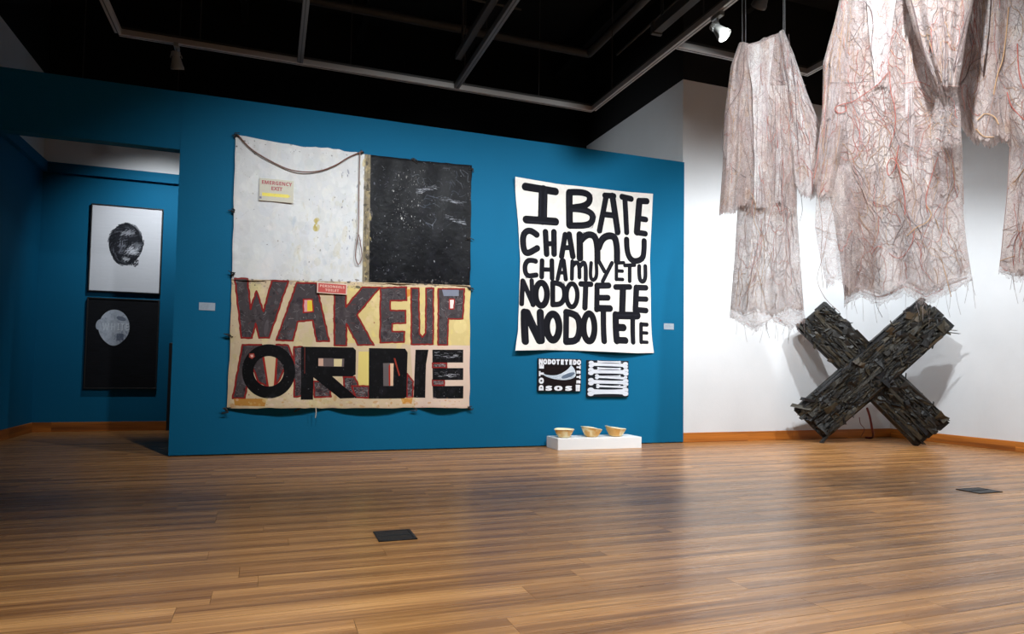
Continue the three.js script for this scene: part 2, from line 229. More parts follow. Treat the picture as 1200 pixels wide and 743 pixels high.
// ------------------------------------------------------------------ four-part canvas
{
  const X0 = .40, X1 = 2.88, Y0 = .36, Y1 = 3.08, TW = 1868, TH = 2048;
  const tx = (u, v) => { const [x, y] = wallPt(u, v); return [(x - X0) / (X1 - X0) * TW, (Y1 - y) / (Y1 - Y0) * TH]; };
  const px = TH / (Y1 - Y0); // texture pixels per metre
  const art = paint(TW, TH, (g) => {
    const r = rng(21);
    const path = (pts, f = (x, y) => [x, y]) => { g.beginPath(); pts.forEach((p, i) => { const q = tx(...f(...p)); i ? g.lineTo(...q) : g.moveTo(...q); }); g.closePath(); };
    const jag = (pts, f, amp = 3) => { const out = []; pts.forEach((p, i) => { const a = tx(...f(...p)), b = tx(...f(...pts[(i + 1) % pts.length])); const n = Math.max(2, Math.round(Math.hypot(b[0] - a[0], b[1] - a[1]) / 22)); for (let k = 0; k < n; k++) out.push([lerp(a[0], b[0], k / n) + (k ? (r() - .5) * amp : 0), lerp(a[1], b[1], k / n) + (k ? (r() - .5) * amp : 0)]); }); g.beginPath(); out.forEach((q, i) => i ? g.lineTo(...q) : g.moveTo(...q)); g.closePath(); };
    const fill = (c) => { g.fillStyle = c; g.fill(); };
    const rgb = (a, al = 1) => `rgba(${a[0] | 0},${a[1] | 0},${a[2] | 0},${al})`;
    const specks = (u0, v0, u1, v1, n, cols, s0, s1, ax = 1, al = .6) => { if (s1 < 12) { s0 *= 2.4; s1 *= 2.2; al = Math.min(1, al * 1.25); } for (let i = 0; i < n; i++) { const q = tx(lerp(u0, u1, r()), lerp(v0, v1, r())), s = lerp(s0, s1, r() * r()); g.fillStyle = rgb(cols[Math.floor(r() * cols.length)], al * (.3 + .7 * r())); g.beginPath(); g.ellipse(q[0], q[1], s * (r() + .4), s * ax * (r() + .4), (r() - .5) * .6, 0, 7); g.fill(); } };
    const scribble = (u0, v0, u1, v1, n, cols, w, len, al) => { for (let i = 0; i < n; i++) { const q = tx(lerp(u0, u1, r()), lerp(v0, v1, r())); const a = r() * 6.3; g.strokeStyle = rgb(cols[Math.floor(r() * cols.length)], al * (.3 + .7 * r())); g.lineWidth = w * 2.4 * (.4 + r()); g.beginPath(); g.moveTo(...q); g.quadraticCurveTo(q[0] + (r() - .5) * len, q[1] + (r() - .5) * len, q[0] + Math.cos(a) * len, q[1] + Math.sin(a) * len * .8); g.stroke(); } };
    g.fillStyle = '#b9ae97'; g.fillRect(0, 0, TW, TH);
    // white quarter
    path([[272, 155], [429, 178], [427, 331], [268, 328]]); fill('rgb(204,203,203)');
    specks(272, 160, 430, 330, 900, [[224, 222, 220], [190, 188, 186], [214, 210, 203], [198, 200, 205]], 6, 60, 1.4, .35);
    specks(340, 230, 430, 330, 160, [[170, 178, 190], [190, 180, 150]], 3, 26, 2.5, .3);
    specks(272, 160, 430, 330, 130, [[90, 86, 84], [140, 132, 124]], .6, 2.4, 1.4, .6);
    specks(400, 200, 424, 300, 40, [[80, 80, 100], [130, 120, 80]], .8, 4, 3, .5);
    scribble(272, 160, 430, 330, 120, [[178, 177, 176], [222, 221, 220]], 1, 60, .5);
    specks(368, 258, 374, 270, 8, [[170, 150, 70]], 4, 9, 1.5, .8);
    specks(276, 158, 428, 184, 60, [[40, 36, 34]], 1, 5, .8, .6);
    // black quarter
    path([[430, 176], [556, 190], [556, 337], [427, 331]]); fill('rgb(15,15,18)');
    specks(432, 184, 552, 333, 700, [[24, 24, 30], [8, 8, 10], [32, 31, 36], [18, 19, 24]], 4, 44, 1.3, .4);
    specks(434, 190, 550, 330, 300, [[150, 150, 155], [90, 90, 100], [60, 58, 62]], .7, 2.4, 1.8, .7);
    specks(458, 200, 496, 270, 150, [[190, 188, 185], [130, 126, 122]], .6, 2.2, 2, .8);
    scribble(490, 195, 550, 270, 60, [[96, 104, 120], [140, 145, 155]], 2.2, 60, .5);
    for (const [a, b, c, d] of [[516, 233, 541, 239], [518, 254, 543, 262], [486, 225, 510, 219]]) for (let i = 0; i < 60; i++) { const t = r(), q = tx(lerp(a, c, t), lerp(b, d, t) + (r() - .5) * 5); g.strokeStyle = rgb([190, 192, 200], .15 + r() * .5); g.lineWidth = 1 + r() * 3; g.beginPath(); g.moveTo(...q); g.lineTo(q[0] + 8 + r() * 40, q[1] + (r() - .5) * 12); g.stroke(); }  // lamp glints painted into the colour as pale strokes
    scribble(432, 186, 552, 333, 220, [[46, 48, 58], [70, 70, 78]], 1.2, 34, .5); scribble(434, 190, 500, 330, 70, [[170, 170, 176], [120, 118, 122]], .9, 22, .7);
    // frayed seam strips
    path([[427, 180], [434, 182], [432, 331], [424, 331]]); fill('rgb(122,110,88)'); specks(426, 182, 434, 331, 160, [[190, 170, 120], [60, 55, 50], [150, 140, 128]], 3, 14, 2, .7);
    // lower half: cream ground
    path([[260, 327], [430, 331], [556, 335], [556, 485], [258, 485]]); fill('rgb(198,176,146)');
    specks(266, 334, 400, 478, 500, [[214, 196, 166], [196, 170, 140], [220, 200, 150], [190, 178, 120]], 8, 60, 1.2, .35);
    path([[400, 335], [552, 338], [552, 405], [400, 402]]); fill('rgba(208,186,116,.7)');
    specks(400, 336, 550, 405, 240, [[224, 204, 120], [216, 190, 150], [228, 208, 150]], 8, 50, 1.2, .4);
    path([[480, 405], [552, 405], [552, 478], [486, 478]]); fill('rgba(212,186,172,.85)');
    path([[420, 412], [432, 412], [432, 452], [418, 452]]); fill('rgba(218,196,110,.9)');
    specks(268, 330, 550, 478, 320, [[110, 90, 78], [160, 122, 100], [130, 60, 50]], .6, 2.4, 1.2, .5);
    specks(268, 328, 552, 338, 320, [[96, 86, 84], [140, 130, 120], [60, 54, 52]], 4, 16, .6, .7);
    const A = crop(265, 320, 7.742), B = crop(400, 325, 7.692), C = crop(265, 395, 7.742), D = crop(400, 395, 7.692);
    const grey = (pts, f) => { jag(pts, f, 5); fill('rgb(68,61,63)'); g.save(); g.clip(); const bb = pts.map(p => f(...p)), us = bb.map(p => p[0]), vs = bb.map(p => p[1]); const q = [Math.min(...us), Math.min(...vs), Math.max(...us), Math.max(...vs)];
      specks(...q, 150, [[80, 72, 74], [40, 34, 38], [98, 92, 96], [52, 44, 46]], 4, 30, 1.6, .55); scribble(...q, 90, [[160, 156, 158], [24, 19, 21], [130, 50, 44], [130, 124, 126]], 1.1, 34, .75); specks(...q, 40, [[150, 144, 144], [170, 160, 150]], .5, 1.8, 1, .7); g.restore(); jag(pts, f, 6); g.strokeStyle = 'rgb(120,30,28)'; g.lineWidth = 12; g.lineJoin = 'round'; g.stroke(); jag(pts, f, 8); g.strokeStyle = 'rgba(146,36,34,.7)'; g.lineWidth = 6; g.stroke(); };
    const ground = (pts, f, c, line = true) => { jag(pts, f, 5); fill(c); if (line) { g.strokeStyle = 'rgb(150,30,28)'; g.lineWidth = 9; g.stroke(); } };
    grey([[80, 50], [195, 55], [222, 330], [275, 165], [340, 350], [415, 72], [565, 75], [390, 590], [300, 590], [268, 460], [235, 590], [140, 590]], A);
    grey([[640, 90], [815, 95], [935, 620], [820, 620], [785, 430], [650, 440], [605, 615], [455, 610]], A);
    ground([[700, 240], [780, 240], [790, 350], [700, 360]], A, 'rgb(214,150,150)'); path([[735, 250], [778, 250], [783, 345], [735, 348]], A); fill('rgb(222,190,60)');
    grey([[-65, 100], [40, 100], [40, 270], [185, 92], [345, 92], [140, 340], [290, 612], [145, 612], [45, 420], [45, 615], [-65, 615]], B);
    grey([[350, 95], [585, 90], [585, 210], [440, 212], [440, 300], [575, 300], [575, 415], [455, 420], [455, 490], [565, 490], [560, 585], [345, 590]], B);
    grey([[625, 100], [695, 100], [700, 510], [725, 540], [755, 500], [760, 100], [830, 100], [820, 605], [625, 605]], B);
    grey([[870, 105], [1105, 105], [1090, 375], [960, 375], [950, 610], [865, 610]], B);
    ground([[970, 200], [1015, 200], [1010, 285], [970, 285]], B, 'rgb(226,214,208)');
    path([[905, 112], [1055, 115], [1055, 170], [920, 170]], B); fill('rgba(130,136,152,.85)');
    path([[588, 110], [622, 110], [615, 170], [590, 180]], B); fill('rgba(196,120,40,.8)');
    // second row: older grey letters under the black ones
    grey([[150, 70], [320, 70], [380, 450], [290, 400], [230, 240], [170, 555], [60, 555]], C);
    grey([[455, 70], [560, 75], [640, 300], [520, 300], [450, 440]], C);
    grey([[615, 90], [690, 90], [690, 530], [615, 540]], C);
    grey([[790, 400], [930, 400], [950, 540], [800, 545]], C); grey([[1060, 360], [1160, 360], [1190, 430], [1190, 545], [1070, 470]], C);
    grey([[90, 440], [240, 440], [240, 545], [120, 540]], D); grey([[590, 330], [645, 400], [640, 540], [585, 540]], D); grey([[815, 235], [940, 235], [940, 275], [815, 275]], D); grey([[815, 385], [915, 385], [915, 435], [815, 435]], D);
    path([[335, 190], [455, 175], [440, 440], [385, 450]], C); fill('rgb(206,182,146)');
    g.strokeStyle = 'rgb(150,36,30)'; g.lineWidth = 12; for (const [p, q] of [[[338, 180], [380, 450]], [[460, 175], [440, 440]]]) { g.beginPath(); g.moveTo(...tx(...C(...p))); g.lineTo(...tx(...C(...q))); g.stroke(); }
    const blackPaint = (draw, u0, v0, u1, v1) => { draw(); fill('rgb(12,11,13)'); g.save(); draw(); g.clip('evenodd'); specks(u0, v0, u1, v1, 90, [[30, 28, 32], [10, 10, 11], [40, 38, 44]], 4, 24, 1.2, .5); specks(u0, v0, u1, v1, 46, [[150, 148, 152], [80, 78, 86]], .5, 2, 1, .7); g.restore(); };
    { const ring = () => { g.beginPath(); const N = 80; for (const [rx, ry, dir] of [[240, 244, 1], [137, 137, -1]]) for (let i = 0; i <= N; i++) { const a = dir * i / N * 2 * Math.PI, q = tx(...C(386 + rx * Math.cos(a), 310 + ry * Math.sin(a))); i ? g.lineTo(...q) : g.moveTo(...q); } g.closePath(); };
      g.save(); ring(); g.fillStyle = 'rgb(12,11,13)'; g.fill('evenodd'); ring(); g.clip('evenodd'); specks(283, 402, 347, 468, 130, [[30, 28, 32], [10, 10, 11], [42, 40, 44]], 4, 22, 1.2, .5); specks(283, 402, 347, 468, 30, [[120, 118, 122]], .8, 3, 1, .7); g.restore();
      path([[210, 150], [255, 148], [262, 180], [235, 200], [208, 182]], C); fill('rgb(150,60,50)'); path([[220, 162], [245, 160], [248, 182], [226, 184]], C); fill('rgb(214,170,160)'); }
    blackPaint(() => path([[680, 88], [1150, 95], [1175, 120], [1170, 340], [1140, 356], [960, 356], [1182, 550], [1030, 556], [790, 365], [785, 566], [675, 566]], C), 352, 406, 418, 468);
    path([[835, 190], [1070, 195], [1065, 270], [835, 265]], C); fill('rgb(96,84,84)'); path([[835, 195], [880, 195], [880, 262], [835, 262]], C); fill('rgb(200,160,140)'); path([[975, 198], [1050, 200], [1046, 266], [975, 266]], C); fill('rgb(214,196,150)');
    g.strokeStyle = 'rgba(150,60,50,.8)'; g.lineWidth = 4; g.beginPath(); g.moveTo(...tx(...C(712, 95))); g.lineTo(...tx(...C(710, 330))); g.stroke();
    blackPaint(() => path([[245, 100], [570, 105], [592, 140], [582, 540], [555, 552], [238, 552]], D), 432, 408, 477, 467);
    path([[370, 235], [465, 235], [460, 440], [370, 440]], D); fill('rgb(96,88,88)'); path([[432, 238], [465, 238], [460, 438], [430, 438]], D); fill('rgb(214,180,150)'); path([[420, 260], [434, 240], [434, 436], [420, 438]], D); fill('rgb(160,40,32)');
    path([[465, 190], [480, 190], [524, 345], [512, 352]], D); fill('rgb(140,48,34)');
    blackPaint(() => path([[665, 115], [780, 115], [758, 250], [750, 546], [648, 546]], D), 484, 410, 503, 466);
    for (const [a, b] of [[115, 230], [280, 386], [440, 552]]) blackPaint(() => path([[815, a], [1092, a], [1090, b], [815, b]], D), 506, 395 + a / 7.692, 542, 395 + b / 7.692);
    for (const [u, v] of [[522, 416], [518, 438]]) for (let i = 0; i < 26; i++) { const q = tx(u + (r() - .5) * 28, v + (r() - .5) * 7); g.strokeStyle = rgb([196, 196, 204], .3 + r() * .5); g.lineWidth = 1 + r() * 3; g.beginPath(); g.moveTo(...q); g.quadraticCurveTo(q[0] + 20, q[1] + (r() - .5) * 24, q[0] + 20 + r() * 30, q[1] + (r() - .5) * 14); g.stroke(); }
    path([[70, 557], [370, 557], [350, 626], [80, 620]], C); fill('rgba(178,118,44,.85)'); path([[530, 552], [640, 545], [630, 600], [545, 600]], D); fill('rgba(190,124,44,.8)');
    specks(270, 466, 550, 478, 160, [[214, 200, 150], [216, 190, 176], [180, 120, 60]], 6, 26, .7, .5);
  });
  const rough = dataTex(256, 256, (u, v) => .5 + .9 * (fbm(u * 10, v * 10, 5, 10, 10) - .5), false);
  const artMat = (o) => new THREE.MeshPhysicalMaterial({ map: art, bumpMap: rep(rough, 3, 3), bumpScale: .004, ...o });
  const uvf = (x, y) => [(x - X0) / (X1 - X0), (y - Y0) / (Y1 - Y0)];
  const o = thing('patchwork_canvas', 'unstretched four-part canvas reading WAKE UP OR DIE tied to the blue partition', 'painting', [0, 0, 0]);
  const toM = (l) => l.map(p => wallPt(...p));
  const rough1 = (l, a, sd) => { const r = rng(sd), out = []; l.forEach((p, i) => { out.push(p); const q = l[i + 1]; if (q) for (let k = 1; k < 7; k++) out.push([lerp(p[0], q[0], k / 7) + (r() - .5) * a, lerp(p[1], q[1], k / 7) + (r() - .5) * a]); }); return out; };
  const panel = (name, L, R, T, B, m, z0, bulge, label) => { const f = coons(rough1(toM(L), .012, 3), rough1(toM(R), .012, 4), rough1(toM(T), .012, 5), rough1(toM(B), .012, 6)); const p = mesh(name, sheet(f, (s, v) => z0 + bulge(s, v), .006, 44, 44, uvf), m, o); p.userData.label = label; return p; };
  const wob = (k) => (s, v) => .006 * Math.sin(s * 9 + k) * Math.sin(v * 7 + k * 2) + .004 * Math.sin(s * 21 + v * 5 + k);
  const wp = panel('white_panel', [[276, 159], [274, 245], [272, 328]], [[430, 182], [429, 260], [427, 333]], [[276, 159], [350, 172], [384, 174], [430, 182]], [[272, 328], [350, 330], [427, 333]], artMat({ roughness: .7 }), .024, wob(0), 'white painted canvas quarter');
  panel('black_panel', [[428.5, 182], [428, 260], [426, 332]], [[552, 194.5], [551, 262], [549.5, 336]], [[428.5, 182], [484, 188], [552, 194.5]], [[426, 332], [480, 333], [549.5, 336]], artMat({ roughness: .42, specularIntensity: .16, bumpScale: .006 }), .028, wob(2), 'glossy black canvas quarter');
  const lp = panel('lettered_panel', [[271.5, 326], [270, 400], [266, 478]], [[550.5, 334], [550, 400], [549.5, 478]], [[271.5, 326], [400, 330], [550.5, 334]], [[266, 478], [350, 477.5], [400, 478.5], [484, 477.5], [549.5, 478]], artMat({ roughness: .65, specularIntensity: .22 }), .02, (s, v) => wob(4)(s, v) + .055 * v * v * Math.abs(Math.sin(Math.PI * (s < .77 ? s / .77 * 2 : (s - .77) / .23))) , 'cream canvas half with red-edged grey and black letters');
  // signs
  const signAt = (name, u0, v0, u1, v1, tex, label, parent, rz) => { const [x0, y1] = wallPt(u0, v0), [x1, y0] = wallPt(u1, v1); const s = mesh(name, new RoundedBoxGeometry(x1 - x0, y1 - y0, .005, 2, .002), std(0xd8d4c4, .5), parent); s.position.set((x0 + x1) / 2, (y0 + y1) / 2, .043); s.rotation.z = rz; const f = mesh('print', new THREE.PlaneGeometry(x1 - x0 - .004, y1 - y0 - .004), std(0xffffff, .45, { map: tex }), s); f.position.z = .003; s.userData.label = label; };
  signAt('exit_sign', 304.4, 209.5, 343.5, 239.5, paint(512, 400, (g, w, h) => { const r = rng(3); g.fillStyle = '#b3ab97'; g.fillRect(0, 0, w, h); g.fillStyle = '#8e1518'; g.strokeStyle = '#8e1518'; g.lineWidth = 5; g.textAlign = 'center'; g.font = 'bold 88px sans-serif'; g.save(); g.translate(256, 100); g.scale(.92, 1); g.fillText('EMERGENCY', 0, 0, 500); g.strokeText('EMERGENCY', 0, 0, 500); g.fillText('EXIT', 0, 100); g.strokeText('EXIT', 0, 100); g.restore(); g.fillStyle = '#d6c21c'; g.beginPath(); g.moveTo(40, 258); g.lineTo(430, 258); g.lineTo(470, 288); g.lineTo(430, 318); g.lineTo(40, 318); g.closePath(); g.fill(); for (let i = 0; i < 300; i++) { g.fillStyle = `rgba(${r() < .5 ? '90,84,70' : '210,204,188'},${r() * .2})`; g.beginPath(); g.ellipse(r() * w, r() * h, 2 + r() * 16, 1 + r() * 6, r() * 3, 0, 7); g.fill(); } g.fillStyle = '#5a5570'; g.fillRect(0, 330, 34, 40); }), 'small worn plate with red EMERGENCY EXIT lettering and yellow arrow', wp, .01);
  signAt('toilet_sign', 371.3, 331.4, 406, 345.8, paint(512, 224, (g, w, h) => { g.fillStyle = '#b7443c'; g.fillRect(0, 0, w, h); g.strokeStyle = '#dcc8b8'; g.lineWidth = 12; g.strokeRect(8, 8, w - 16, h - 16); g.fillStyle = '#dcb8a8'; g.textAlign = 'center'; g.font = 'bold 72px sans-serif'; g.fillText('PERSONEELS', 256, 96, 460); g.fillText('TOILET', 256, 178, 300); }), 'small red plate with pale PERSONEELS TOILET lettering', lp, -.02);
  // rope, loop and tie knots
  const rope = std(new THREE.Color().setRGB(.16, .075, .055), .8), on = (u, v, z) => { const [x, y] = wallPt(u, v); return new THREE.Vector3(x, y, z); };
  const rp = mesh('rope', [tube([[279, 160], [294, 176], [319, 191.5], [338, 200], [357, 203.2], [376, 201.5], [393, 195], [408, 186], [424, 179]].map(p => on(...p, .05)), .0062, 60, 8)], rope, o); rp.userData.label = 'thin brown rope slung across the white quarter';
  const rl = mesh('rope_loop', [tube([[421, 180], [420, 220], [419.5, 262], [419, 274], [416.5, 292], [416, 303], [419.3, 311], [423, 304], [422, 288], [419.6, 276]].map(p => on(...p, .052)), .006, 60, 6)], std(new THREE.Color().setRGB(.24, .16, .14), .8), o); rl.userData.label = 'rope end hanging in a long loop';
  const tieM = std(new THREE.Color().setRGB(.02, .015, .012), .7), rr = rng(8);
  for (const [u, v] of [[278, 160], [424, 179.5], [484, 188.5], [552, 199], [274, 249], [272, 322], [549.5, 280], [550, 339], [265.5, 480], [350, 479], [485, 478.5], [549, 478], [269, 393]]) {
    const c = on(u, v, .035), g = []; for (let k = 0; k < 3; k++) g.push(tube([0, 1, 2, 3].map(i => [c.x + (rr() - .5) * .05 * (i + .3) * .6, c.y + (rr() - .5) * .035 * (i + .3) * .6, c.z + (rr() - .5) * .02]), .004, 12, 5)); g.push(new THREE.IcosahedronGeometry(.012, 1).translate(c.x, c.y, c.z)); mesh('tie_knot', g, tieM, o);
  }
  const tp = mesh('tape_end', [tube([[369.5, 477, .07], [369.8, 483, .07], [369, 489, .065]].map(p => on(...p)), .005, 10, 5)], std(0xb8b4a8, .7), o); tp.userData.label = 'pale string end below the hem';
}

// ------------------------------------------------------------------ lettered banner
{
  const X0 = 3.2, X1 = 5.1, Y0 = .98, Y1 = 3.0, TW = 1926, TH = 2048, k = TH / (Y1 - Y0);
  const tx = (u, v) => { const [x, y] = wallPt(u, v); return [(x - X0) * k, (Y1 - y) * k]; };
  const tex = paint(TW, TH, (g) => {
    const r = rng(14); g.fillStyle = 'rgb(222,217,210)'; g.fillRect(0, 0, TW, TH);
    for (let i = 0; i < 700; i++) { g.fillStyle = `rgba(${r() < .5 ? '232,228,222' : '206,200,192'},${.12 + .2 * r()})`; g.beginPath(); g.ellipse(r() * TW, r() * TH, 10 + r() * 60, 6 + r() * 30, r() * 3, 0, 7); g.fill(); }
    g.lineCap = 'round'; g.lineJoin = 'round';
    const S = (f, sc, w, ...pts) => { const W2 = w / sc * (k / 99); // stroke in photo pixels -> texture pixels
      const P = pts.map(p => tx(...f(...p)));
      g.strokeStyle = 'rgb(22,22,27)'; g.lineWidth = W2 * 1.06; g.beginPath(); P.forEach((p, i) => { if (!i) g.moveTo(...p); else if (P.length > 3 && i < P.length - 1) g.quadraticCurveTo(p[0], p[1], (p[0] + P[i + 1][0]) / 2, (p[1] + P[i + 1][1]) / 2); else g.lineTo(...p); }); g.stroke();
      for (let q = 0; q < 5; q++) { g.strokeStyle = `rgba(${r() < .6 ? '46,46,54' : '18,18,22'},.35)`; g.lineWidth = W2 * .12; const dx = (r() - .5) * W2 * .7, dy = (r() - .5) * W2 * .7; g.beginPath(); P.forEach((p, i) => i ? g.lineTo(p[0] + dx, p[1] + dy) : g.moveTo(p[0] + dx, p[1] + dy)); g.stroke(); } };
    const E = (f, sc, w, cx, cy, rx, ry) => { const a = tx(...f(cx, cy)), b = tx(...f(cx + rx, cy)), c = tx(...f(cx, cy + ry)); g.strokeStyle = 'rgb(22,22,27)'; g.lineWidth = w / sc * (k / 99) * 1.06; g.beginPath(); g.ellipse(a[0], a[1], Math.hypot(b[0] - a[0], b[1] - a[1]), Math.hypot(c[0] - a[0], c[1] - a[1]), 0, 0, 7); g.stroke(); };
    const f = crop(590, 195, 6.316), sc = 6.316, s = (w, ...p) => S(f, sc, w, ...p);
    s(50, [155, 155], [378, 190]); s(64, [288, 180], [283, 400]); s(52, [165, 397], [380, 412]);
    s(50, [482, 200], [485, 435]); s(44, [482, 195], [560, 190], [640, 215], [625, 290], [495, 310]); s(44, [495, 315], [590, 318], [665, 360], [640, 440], [487, 440]);
    s(40, [755, 220], [705, 478]); s(46, [800, 222], [838, 488]); s(40, [745, 218], [810, 222]); s(40, [738, 358], [805, 366]);
    s(42, [872, 228], [938, 243]); s(40, [892, 235], [905, 490]);
    s(44, [998, 258], [1055, 260]); s(50, [1000, 265], [982, 488]); s(40, [1000, 388], [1048, 395]); s(40, [990, 492], [1045, 500]);
    s(42, [240, 508], [195, 468], [140, 500], [140, 600], [165, 655], [245, 608]);
    s(40, [305, 488], [315, 650]); s(40, [368, 488], [370, 650]); s(34, [315, 575], [370, 575]);
    s(38, [452, 508], [425, 668]); s(40, [482, 505], [508, 668]); s(34, [440, 605], [500, 602]);
    s(48, [560, 508], [560, 680]); s(46, [560, 560], [600, 505], [670, 510], [690, 590], [690, 700]); s(48, [700, 600], [720, 525], [815, 510], [835, 600], [835, 705]);
    s(42, [905, 545], [905, 640], [950, 710], [1025, 690], [1035, 620], [1036, 555]);
    const f2 = crop(590, 305, 5.714), c2 = 5.714, t = (w, ...p) => S(f2, c2, w, ...p);
    t(30, [212, 8], [165, -8], [135, 40], [150, 110], [216, 100]); t(30, [255, 5], [253, 112]); t(30, [320, 5], [322, 122]); t(26, [255, 62], [322, 65]);
    t(26, [384, 5], [358, 128]); t(28, [398, 5], [412, 128]); t(22, [372, 85], [408, 85]);
    t(26, [456, 10], [452, 125]); t(26, [458, 40], [480, 10], [502, 30], [503, 115]); t(28, [505, 45], [530, 10], [546, 40], [545, 130]);
    t(24, [582, 20], [572, 110], [595, 140], [622, 110], [615, 8]); t(26, [632, 5], [672, 75]); t(26, [722, 20], [660, 142]);
    t(24, [752, 22], [752, 128]); t(22, [750, 20], [800, 18]); t(22, [752, 72], [792, 74]); t(22, [752, 128], [794, 130]); t(24, [808, 36], [872, 34]); t(26, [840, 40], [840, 140]); t(28, [903, 42], [900, 125], [925, 150], [945, 125], [943, 42]);
    t(30, [125, 140], [118, 292]); t(30, [128, 142], [195, 298]); t(28, [186, 138], [192, 298]); E(f2, c2, 38, 250, 228, 38, 76); t(32, [326, 152], [326, 298]); t(32, [326, 152], [390, 155], [410, 235], [385, 295], [326, 298]); E(f2, c2, 30, 453, 236, 36, 77);
    t(34, [512, 160], [580, 162]); t(36, [545, 165], [540, 318]); t(36, [622, 170], [620, 330]); t(38, [622, 172], [700, 170]); t(36, [622, 252], [695, 252]); t(42, [622, 322], [708, 324]);
    t(36, [748, 180], [840, 180]); t(44, [796, 185], [790, 345]); t(40, [884, 185], [878, 335]); t(36, [884, 184], [946, 186]); t(34, [884, 260], [948, 262]); t(36, [880, 332], [948, 338]);
    t(46, [136, 350], [136, 542]); t(50, [152, 355], [232, 535]); t(46, [242, 352], [246, 536]); E(f2, c2, 44, 326, 448, 42, 86); t(38, [416, 352], [414, 545]); t(42, [416, 350], [490, 360], [510, 450], [490, 540], [416, 545]); E(f2, c2, 40, 568, 450, 36, 92);
    t(38, [664, 345], [663, 542]); t(44, [746, 365], [746, 540]); t(48, [748, 370], [890, 372]); t(46, [750, 450], [796, 452]); t(42, [750, 536], [806, 538]); t(34, [860, 385], [858, 548]); t(26, [916, 428], [914, 548]); t(26, [918, 430], [955, 432]); t(22, [916, 486], [955, 488]); t(22, [916, 548], [956, 550]);
  });
  const toM = (l) => l.map(p => wallPt(...p));
  const fn = coons(toM([[601.9, 208.5], [603.5, 228], [606.5, 260], [609, 305], [607.5, 357], [606.2, 388], [601.4, 411]]), toM([[764.3, 227.5], [763, 260], [760.5, 305], [762, 375], [763, 395], [765.2, 413.6]]), toM([[601.9, 208.5], [653, 216.4], [685, 219.5], [732, 225], [764.3, 227.5]]), toM([[601.4, 411], [640, 410.2], [677, 411], [744, 414], [765.2, 413.6]]));
  const o = mesh('lettered_banner', sheet(fn, (s, v) => .018 + .05 * Math.pow(Math.max(0, (v - .8) / .2), 2) * (.55 + .45 * Math.cos(s * 9)) + .035 * Math.pow(Math.max(0, 1 - v / .12), 2) * Math.pow(1 - s, 3) + .005 * Math.sin(s * 11) * Math.sin(v * 8), .003, 48, 48, (x, y) => [(x - X0) / (X1 - X0), (y - Y0) / (Y1 - Y0)]), new THREE.MeshPhysicalMaterial({ roughness: .8, specularIntensity: .2, map: tex, bumpMap: rep(grainy, 4, 4), bumpScale: .001 }));
  tag(o, 'white hanging sheet with hand-painted black words I BATE CHAMU on blue partition', 'banner');
}

// ------------------------------------------------------------------ two small works under the banner
function smallWork(name, label, u0, v0, u1, v1, tex) {
  const [x0, y1] = wallPt(u0, v0), [x1, y0] = wallPt(u1, v1), w = x1 - x0, h = y1 - y0;
  const o = thing(name, label, 'artwork', [(x0 + x1) / 2, y0, 0]);
  mesh('stretcher', box(-w / 2, w / 2, 0, h, 0, .035, .004), std(new THREE.Color().setRGB(.015, .013, .014), .6), o);
  const p = mesh('painted_face', new THREE.PlaneGeometry(w - .006, h - .006), new THREE.MeshPhysicalMaterial({ roughness: .7, specularIntensity: .2, map: tex }), o); p.position.set(0, h / 2, .0358); return o;
}
smallWork('horn_picture', 'small black picture of a white horn framed by white letters, below the banner', 629.5, 419.8, 679.3, 458.6, paint(720, 512, (g, w, h) => {
  const r = rng(4); g.fillStyle = '#171012'; g.fillRect(0, 0, w, h); for (let i = 0; i < 200; i++) { g.fillStyle = `rgba(${r() < .5 ? '44,26,20' : '10,8,10'},.4)`; g.beginPath(); g.ellipse(r() * w, r() * h, 20 * r() + 3, 8 * r() + 2, 0, 0, 7); g.fill(); }
  g.fillStyle = '#d4d6dc'; g.textAlign = 'center'; g.textBaseline = 'middle';
  const word = (t, x, y, a, sx, sy) => { g.save(); g.translate(x, y); g.rotate(a); g.scale(sx, sy); g.font = 'bold 100px sans-serif'; g.lineWidth = 13; g.strokeStyle = '#d4d6dc'; g.fillText(t, 0, 4); g.strokeText(t, 0, 4); g.restore(); };
  const run = (t, x0, x1, y, sy) => [...t].forEach((c, i) => word(c, lerp(x0, x1, (i + .5) / t.length), y, 0, .9, sy));
  run('NODOTETEDO', 2, 718, 46, .98);
  [...'DOTE'].forEach((c, i) => word(c, 46, 462 - i * 112, -Math.PI / 2, 1.25, .95));
  [...'TETE'].forEach((c, i) => word(c, 680, 128 + i * 78, Math.PI / 2, .92, .85));
  word('S', 175, 464, 0, 1.9, .92); word('O', 335, 464, 0, 1.8, .92); word('S', 510, 464, 0, 2, .92); word('!!!', 668, 456, 0, .85, 1.2);
  g.beginPath(); g.moveTo(85, 240); g.bezierCurveTo(200, 278, 330, 270, 420, 210); g.bezierCurveTo(490, 170, 520, 140, 545, 96); g.bezierCurveTo(600, 130, 632, 190, 630, 260); g.bezierCurveTo(600, 330, 450, 345, 330, 330); g.bezierCurveTo(230, 320, 150, 300, 90, 262); g.closePath(); g.fillStyle = '#b9c2cc'; g.fill(); g.save(); g.clip();
  for (let i = 0; i < 260; i++) { const x = 90 + r() * 540, y = 100 + r() * 240; g.strokeStyle = `rgba(${y > 250 && x < 560 ? '70,90,112' : '226,230,234'},${.1 + r() * .3})`; g.lineWidth = 2 + r() * 5; g.beginPath(); g.moveTo(x, y); g.lineTo(x + 30 + r() * 40, y - 12 - r() * 16); g.stroke(); }
  g.fillStyle = 'rgba(70,84,104,.8)'; g.beginPath(); g.ellipse(500, 262, 120, 34, -.35, 0, 7); g.fill(); g.restore();
}));
